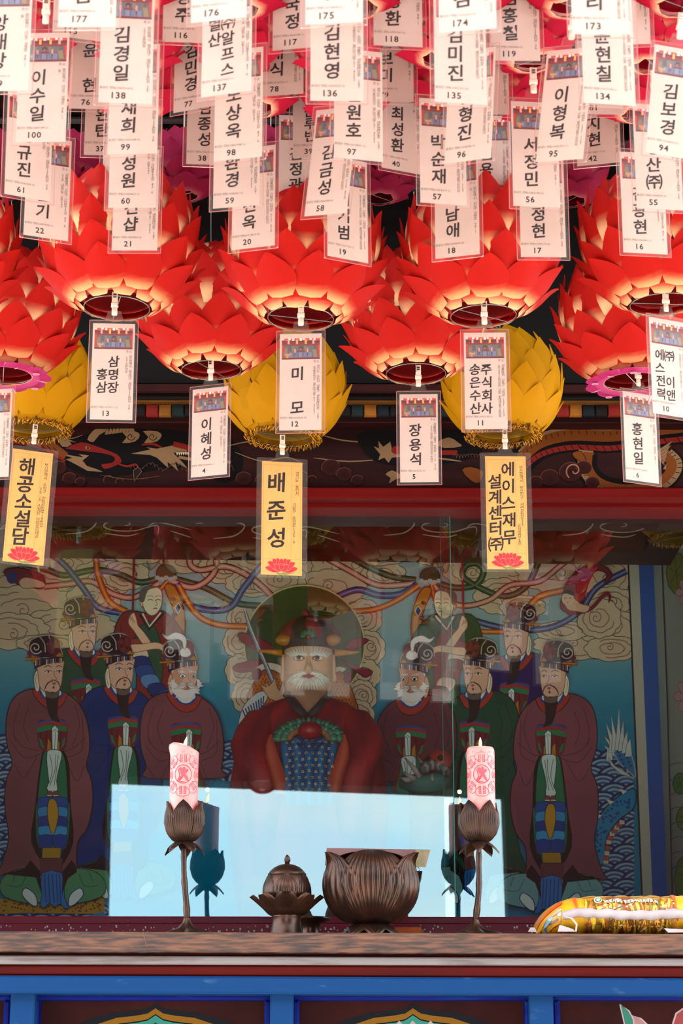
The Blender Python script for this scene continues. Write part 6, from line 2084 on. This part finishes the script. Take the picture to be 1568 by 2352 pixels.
# number, name columns (right column first), bottom-left px, bottom-right px, depth, note
ROWF, ROWE, ROWD, ROWC, ROWB = 3.13, 3.416, 3.652, 3.88, 4.09
D1, D2, D3, D4 = 3.67, 3.95, 4.18, 4.36
TAGS = [
 ('177', ['정현김'], 133, 62, 265, 62, ROWF), ('176', ['이상희'], 438, 54, 566, 38, ROWF), ('175', ['김우주'], 702, 57, 831, 50, ROWF), ('174', ['최우김'], 1008, 76, 1140, 64, ROWF), ('173', ['김나리'], 1313, 78, 1447, 79, ROWF),
 ('139', ['앙대앙'], -56, 210, 64, 208, ROWE), ('138', ['김경일'], 224, 234, 350, 240, ROWE), ('137', ['㈜알프스', '별산'], 460, 226, 578, 206, ROWE), ('136', ['김현영'], 711, 231, 836, 232, ROWE), ('135', ['김미진'], 996, 233, 1121, 242, ROWE), ('134', ['윤현칠'], 1340, 235, 1460, 244, ROWE),
 ('100', ['이수일'], 34, 327, 152, 325, ROWD), ('99', ['김재희'], 247, 355, 360, 352, ROWD), ('98', ['노상옥'], 490, 372, 602, 358, ROWD), ('97', ['김원호'], 766, 360, 880, 373, ROWD), ('96', ['김형진'], 1056, 384, 1160, 348, ROWD), ('95', ['이형복'], 1306, 384, 1402, 340, ROWD), ('94', ['김보경'], 1546, 357, 1662, 364, ROWD),
 ('61', ['전규진'], 3, 440, 110, 467, ROWC), ('60', ['김성원'], 248, 477, 358, 477, ROWC), ('59', ['최환경'], 488, 480, 596, 470, ROWC), ('58', ['김금성'], 757, 515, 852, 460, ROWC), ('57', ['박순재'], 964, 464, 1073, 473, ROWC), ('56', ['서정민'], 1177, 472, 1288, 477, ROWC), ('55', ['청산㈜'], 1459, 478, 1572, 484, ROWC),
 ('22', ['정민기'], 53, 537, 157, 556, ROWB), ('21', ['건건샵'], 259, 575, 358, 575, ROWB), ('20', ['정선옥'], 530, 576, 632, 562, ROWB), ('19', ['김기범'], 748, 584, 840, 607, ROWB), ('18', ['이남애'], 999, 596, 1102, 582, ROWB), ('17', ['김정현'], 1195, 590, 1301, 591, ROWB), ('16', ['김광현'], 1430, 579, 1534, 585, ROWB),
 ('115', ['김정수'], 121, 79, 232, 97, D1), ('116', ['김영주'], 375, 95, 484, 100, D1), ('117', ['김국정'], 627, 117, 735, 106, D1), ('118', ['이영환'], 856, 103, 972, 109, D1), ('119', ['김홍철'], 1128, 139, 1240, 140, D1), ('120', ['김도현'], 1380, 105, 1494, 100, D1),
 ('76', ['윤 현'], 158, 249, 264, 251, D2), ('77', ['김민경'], 394, 262, 498, 240, D2), ('78', ['김대식'], 592, 223, 697, 214, D2), ('79', ['한보미'], 843, 232, 951, 234, D2), ('80', ['김영희'], 1062, 263, 1171, 263, D2), ('81', ['김선희'], 1324, 262, 1433, 263, D2),
 ('37', ['김완탄'], 190, 355, 296, 358, D3), ('38', ['김종성'], 426, 376, 530, 380, D3), ('39', ['나단루빈'], 672, 363, 772, 360, D3), ('40', ['최성환'], 872, 382, 972, 404, D3), ('42', ['김지현'], 1323, 383, 1428, 371, D3),
 ('4', ['김소정'], 232, 498, 330, 498, D4), ('5', ['김정관'], 636, 478, 739, 482, D4), ('6', ['김용욱'], 1078, 480, 1178, 480, D4), ('7', ['김하나'], 1484, 510, 1586, 505, D4),
 # large tags under the red lanterns
 ('13', ['삼명장', '홍삼'], 206, 963, 304, 965, 4.49), ('12', ['미 모'], 641, 989, 738, 987, 4.49), ('11', ['주식회사', '송은수산'], 1068, 986, 1166, 985, 4.49), ('10', ['㈜ 이앤', '에스전력'], 1489, 946, 1592, 964, 4.49),
 ('3', ['김혜정'], -66, 1100, 21, 1094, 4.99), ('4', ['이혜성'], 436, 1098, 523, 1088, 4.99), ('5', ['장용석'], 918, 1108, 1008, 1107, 4.99), ('6', ['홍현일'], 1437, 1100, 1513, 1112, 4.99),
]
ORD = ('first', 'second', 'third', 'fourth', 'fifth', 'sixth', 'seventh')
BANDS = {ROWF: 'top', ROWE: 'second', ROWD: 'third', ROWC: 'fourth', ROWB: 'lowest', D1: 'top', D2: 'second', D3: 'third', D4: 'lowest'}
BRIGHT = (ROWF, ROWE, ROWD, ROWC, ROWB)
def place_of(i):
    """which of its row a tag is, counted from the left"""
    Y = TAGS[i][6]
    big = i >= len(TAGS) - 8
    row = sorted((t[2], j) for j, t in enumerate(TAGS) if t[6] == Y and (j >= len(TAGS) - 8) == big)
    return ORD[[j for _, j in row].index(i)]
NOTE = {  # what else tells a tag apart
 '177': 'uppermost, front row, far left', '176': 'uppermost, front row', '175': 'uppermost, front row', '174': 'uppermost, front row', '173': 'uppermost, front row, far right',
}
ALLC = ''.join(c for t in TAGS for s in [t[0]] + t[1] for c in s) + ''.join(ADDR) + ''.join(ADDR2) + '용궁단연등대(0123456789-)주소해공소설담배준성에이스재무설계센터㈜김나단'
ALLC += '부산광역시수영구민락본동로19번길30-5소설담아미로리해공경기도용인시기흥구죽현로125-9부산진구서면문화로33유성빌딩6층' + '농업회사법인영의미곡종합처리장(주)햅쌀'
glyphs(ALLC)

rt = random.Random(3)
def hang_tag(i, num, cols, x0, y0, x1, y1, Y, big):
    mx, my = (x0 + x1) / 2, (y0 + y1) / 2
    Pb = P(mx, my, Y)
    el = math.atan2(Pb.z - EYE, Y)
    w = x1 - x0
    slope = (y1 - y0) / w
    ys = max(-.24, min(.24, slope))
    # turning about the plumb line slants the lower edge; the rest is a sideways swing
    yaw = atan(ys / sin(el)) * .85
    swing = -atan(slope - ys)
    H = TH
    if num == '94': swing += .12
    if num == '58': swing *= .35
    if num in ('95', '96'): swing *= .6
    top = Pb + Vector((-sin(swing) * H * -1 * 0, 0, 0))
    ztop = Pb.z + H * cos(swing)
    xtop = Pb.x - H * sin(swing)
    pl = place_of(i)
    if big:
        lb = 'large white name tag printed %s, %s from left under the %s row of red lanterns' % (num, pl, 'rear' if Y > 4.9 else 'front')
        gp = 'name tags under the large red lanterns'
    else:
        lb = '%s white name tag printed %s, %s from left in the %s %s row' % ('bright' if Y in BRIGHT else 'shaded pinkish', num, pl, BANDS[Y], 'bright' if Y in BRIGHT else 'shaded')
        gp = 'name tags under the pink lanterns'
    if num in ('80', '81', '120', '139', '7', '3') or (num == '4' and not big):   # figures hidden in the picture
        lb = lb.replace('printed ' + num, 'partly hidden')
    e = empty('name_tag', (xtop, Y, ztop), lb, 'name tag', gp, rot=(0, swing, yaw))
    def add(nm, me, m, par=e):
        o = bpy.data.objects.new(nm, me)
        if not me.materials: me.materials.append(m)
        COL.objects.link(o); o.parent = par
        return o
    pp = add('paper', PAPER, M_PAPER)
    add('photo', PHOTO, M_PHOTO, pp)
    add('sleeve', SLEEVE, M_FILM); add('sealed_rim', RIM, M_RIM)
    c = add('clip', CLIP, M_CLIP); add('strap', STRAP, M_CLIP, c); add('snap', SNAP, M_SNAP, c); add('hook', HOOK, M_SNAP, c)
    pr = Print(TW, TH, -.00045)
    n = max(len(s) for s in cols)
    if len(cols) == 2:
        for s, x in zip(cols, (.52, .25)):
            yy0 = .40 if n == 3 else .385
            off = n - len(s) if num in ('13',) else 0
            pr.column(s, x, yy0 + off * .135, .0255, .135 if n == 3 else .135, 1, .03)
    elif n == 4:
        pr.column(cols[0], .40, .395, .027, .128, 1, .03)
    elif ' ' in cols[0]:
        pr.column(cols[0], .42, .42, .031, .175, 1, .03)
    else:
        pr.column(cols[0], .40, .415, .031, .165, 1, .03)
    pr.row(num, .36, .935, .0155, 1)
    add('printed_name', make_mesh('printed_name', pr.V, pr.F), M_INK, pp)
    pr = Print(TW, TH, -.00042)
    pr.row('용궁단 %s(10%05d-%d)' % ('대등' if big else '연등', (i * 7919) % 99999, i % 3), .33, .872, .0052, 0)
    pr.row('주소', .87, .293, .0068, 0)
    j = i % 6
    if num in ('13', '4', '12', '5', '11', '6') and big:
        j = {'13': 0, '4': 1, '12': 2, '5': 3, '11': 4, '6': 5}[num]
    pr.column(ADDR[j], .915, .345, .0074, .0255, 0)
    pr.column(ADDR2[j], .825, .355, .0066, .0245, 0)
    nl = len(pr.V)
    pr.V += [((.765 - .5) * TW, pr.z, -.28 * TH), ((.769 - .5) * TW, pr.z, -.28 * TH), ((.769 - .5) * TW, pr.z, -.97 * TH), ((.765 - .5) * TW, pr.z, -.97 * TH)]
    add('printed_address', make_mesh('printed_address', pr.V, pr.F), M_GREY, pp)
    return e, Vector((xtop, Y, ztop))
RIM = rim_mesh(TW, TH, .0075)
random.seed(4)
n_small = 0
for i, (num, cols_, x0, y0, x1, y1, Y) in enumerate(TAGS):
    big = i >= len(TAGS) - 8
    e, T = hang_tag(i, num, cols_, x0, y0, x1, y1, Y, big)
    if not big:
        near = Y in BRIGHT
        pts = PNK[i % 3] if near else PNK_SHADE
        lb = '%s lotus lantern above the %s tag of the %s %s row' % ('pink' if near else 'shade-darkened pink', place_of(i), BANDS[Y], 'bright' if near else 'shaded')
        place_lantern(pts, 'lotus_lantern', (T.x + random.uniform(-.004, .004), Y, T.z + .088), lb, 'lantern', 'small pink lotus lanterns above the tags', random.uniform(0, 6), (random.uniform(-.04, .04), random.uniform(-.06, .06)))
# pink lanterns with shade put into their colour, between tags and red ones
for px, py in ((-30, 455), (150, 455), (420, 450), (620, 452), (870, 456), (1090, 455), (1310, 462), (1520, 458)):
    place_lantern(PNK_SHADE, 'lotus_lantern', P(px, py, 4.78), 'dark pink lotus lantern with painted-in shade at the back, %s' % (
        {-30: 'at the left edge', 150: 'second from left', 420: 'third from left', 620: 'fourth from left', 870: 'fifth from left', 1090: 'third from right', 1310: 'second from right', 1520: 'at the right edge'}[px]), 'lantern', 'shade-darkened pink lotus lanterns at the back', random.uniform(0, 6))

# ---- golden tags under the yellow lanterns
GW, GH = .1085, .312
GPAPER = MB().box((-GW / 2, -.0002, -GH), (GW / 2, .0002, 0)).mesh('paper')
GSLEEVE = sleeve_mesh(GW + .012, GH, .008, .034, 'sleeve')
def lotus_emblem():
    A = Art(lambda x, y, h: Vector((x * GW, -.0004 - h, -GH + (.09 + (y - .09) * 1.75) * GW)), 1.0, .000004, .00003)
    R1, R2 = (214, 30, 44), (236, 120, 96)
    A.poly([(-.26, .10), (-.05, .04), (.2, .08), (.0, .06)], (110, 130, 50)); A.poly([(-.1, .055), (.1, .04), (.34, .075), (.12, .09)], (120, 140, 60))
    def pet(a, L, w):
        ca, sa = cos(a), sin(a)
        return [(0 + 0 * ca, .10), (L * .5 * ca - w * sa, .10 + L * .45 * sa + w * ca), (L * ca, .10 + L * .8 * sa), (L * .5 * ca + w * sa, .10 + L * .45 * sa - w * ca)]
    for a, L, w in ((.12, .40, .05), (pi - .12, .40, .05), (.42, .37, .055), (pi - .42, .37, .055), (.75, .30, .06), (pi - .75, .30, .06), (1.1, .25, .06), (pi - 1.1, .25, .06), (pi / 2, .22, .07)):
        A.outline(pet(a, L, w), R1, .008, R2, 3)
    for a, L, w in ((.5, .2, .05), (pi - .5, .2, .05), (pi / 2, .13, .06)):
        A.outline(pet(a, L, w), R1, .008, R2, 3)
    return make_mesh('lotus_emblem', A.V, A.F, A.C)
EMB = lotus_emblem()
def gold_tag(cols, addr, tx, ty, bxx, by, slope, label, lay):
    Y = 5.43
    T, B = P(tx, ty, Y), P(bxx, by, Y)
    swing = math.atan2(B.x - T.x, T.z - B.z) * -1
    el = math.atan2(T.z - EYE, Y)
    yaw = atan(slope / sin(el)) * .7
    e = empty('name_tag', T, label, 'name tag', 'golden name tags under the yellow lanterns', rot=(0, -swing * -1 * -1 if False else swing * -1 * -1, yaw))
    def add(nm, me, m, par=e):
        o = bpy.data.objects.new(nm, me)
        if not me.materials: me.materials.append(m)
        COL.objects.link(o); o.parent = par
        return o
    pp = add('paper', GPAPER, M_GOLDP)
    add('lotus_emblem', EMB, M_PHOTO, pp)
    add('sleeve', GSLEEVE, M_FILM)
    c = add('clip', CLIP, M_CLIP); add('strap', STRAP, M_CLIP, c); add('snap', SNAP, M_SNAP, c); add('hook', HOOK, M_SNAP, c)
    pr = Print(GW, GH, -.00045)
    for s, x, y, h, st in lay:
        pr.column(s, x, y, h, st, 1, .03)
    add('printed_name', make_mesh('printed_name', pr.V, pr.F), M_INK, pp)
    pr = Print(GW, GH, -.00042)
    for s, x, y in addr:
        pr.column(s, x, y, .0105, .030, 0)
    add('printed_address', make_mesh('printed_address', pr.V, pr.F), M_INK, pp)
    ln = Print(GW, GH, -.0004)
    def seg(xa, ya, xb, yb):
        n = len(ln.V); wx = .004 if xa == xb else 0; wy = .0014 if ya == yb else 0
        for x, y in ((xa, ya), (xb + wx, ya), (xb + wx, yb + wy), (xa, yb + wy)):
            ln.V.append(((x - .5) * GW, ln.z, -y * GH))
        ln.F.append((n, n + 1, n + 2, n + 3))
    seg(.04, .03, .96, .03); seg(.04, .97, .96, .97); seg(.04, .03, .04, .97); seg(.955, .03, .955, .97); seg(.73, .03, .73, .86); seg(.04, .86, .96, .86)
    add('ruled_lines', make_mesh('ruled_lines', ln.V, ln.F), M_RULE, pp)
    return e
M_RULE = mat('ruled_ink', lin(150, 96, 50), None, .8)
gold_tag(None, (('부산광역시 수영구 민락본동로19번길', .86, .11), ('30-5 소설담 아미로리해공', .77, .33)), 76, 1036, 52, 1302, .14, 'golden name tag with red lotus emblem, leftmost of the three', (('해공소설담', .38, .15, .046, .155),))
gold_tag(None, (('경기도 용인시', .87, .10), ('기흥구 죽현로125-9', .80, .38)), 648, 1061, 646, 1313, .07, 'golden name tag with red lotus emblem, middle one of the three', (('배준성', .36, .19, .052, .245),))
gold_tag(None, (('부산광역시 부산진구 서면문화로33', .88, .10), ('유성빌딩6층', .80, .62)), 1160, 1048, 1166, 1302, .01, 'golden name tag with red lotus emblem, rightmost of the three', (('에이스재무', .55, .12, .038, .150), ('설계센터㈜', .22, .23, .038, .138)))

# writing on the rice sack
mp_, A_ = sackmp[0]
V, FC = [], []
o_ = SACK.location
s_ = '농업회사법인 영의미곡종합처리장(주)'
x = 1390.0
for c in s_:
    if c != ' ' and c in GL:
        vs, fs, a, b = GL[c][1]
        n = len(V)
        k = 7.6
        V += [mp_(x + vx * k, 2079.0 - (vy + .08) * 8.0 + 0 * vx, .0022) for vx, vy in vs]
        FC += [tuple(q + n for q in f) for f in fs]
    x += 7.0
link('printed_writing', make_mesh('printed_writing', V, FC), mat('white_print', lin(236, 232, 226), None, .5), SACKBAG)

# ---- steel pipes that carry the lanterns
M_PIPE = mat('dark_steel_pipe', lin(58, 48, 48), lin(44, 38, 40), .4, (10, 10, 10), metal=.4)
fr_ = empty('lantern_frame', (0, 4.2, 4.16), 'dark steel pipe frame that carries the hanging lanterns under the eave', 'frame')
FZ = 4.16
for Y in (3.05, 3.42, 3.67, 3.9, 4.1, 4.4, 4.5, 4.8, 5.0, 5.3, 5.44):
    MB(fr_.location).tube([(-2.0, Y, FZ), (2.0, Y, FZ)], .010, 8).build('cross_pipe', M_PIPE, fr_)
for X in (-1.9, 0.0, 1.9):
    MB(fr_.location).tube([(X, 2.95, FZ + .02), (X, 5.7, FZ + .02)], .016, 8).build('long_pipe', M_PIPE, fr_)
for X in (-1.9, 1.9):
    for Y in (3.0, 5.5):
        MB(fr_.location).tube([(X, Y, FZ + .02), (X, Y, 0)], .02, 10).build('pipe_post', M_PIPE, fr_)
for py, Y in ((412, 4.95), (432, 4.95)):
    a, b = P(200, py, Y), P(1500, py + 6, Y)
    MB(fr_.location).tube([a + Vector((-1.0, 0, 0)), a, b, b + Vector((1.0, 0, 0))], .0055, 8).build('cable_conduit', M_PIPE, fr_)
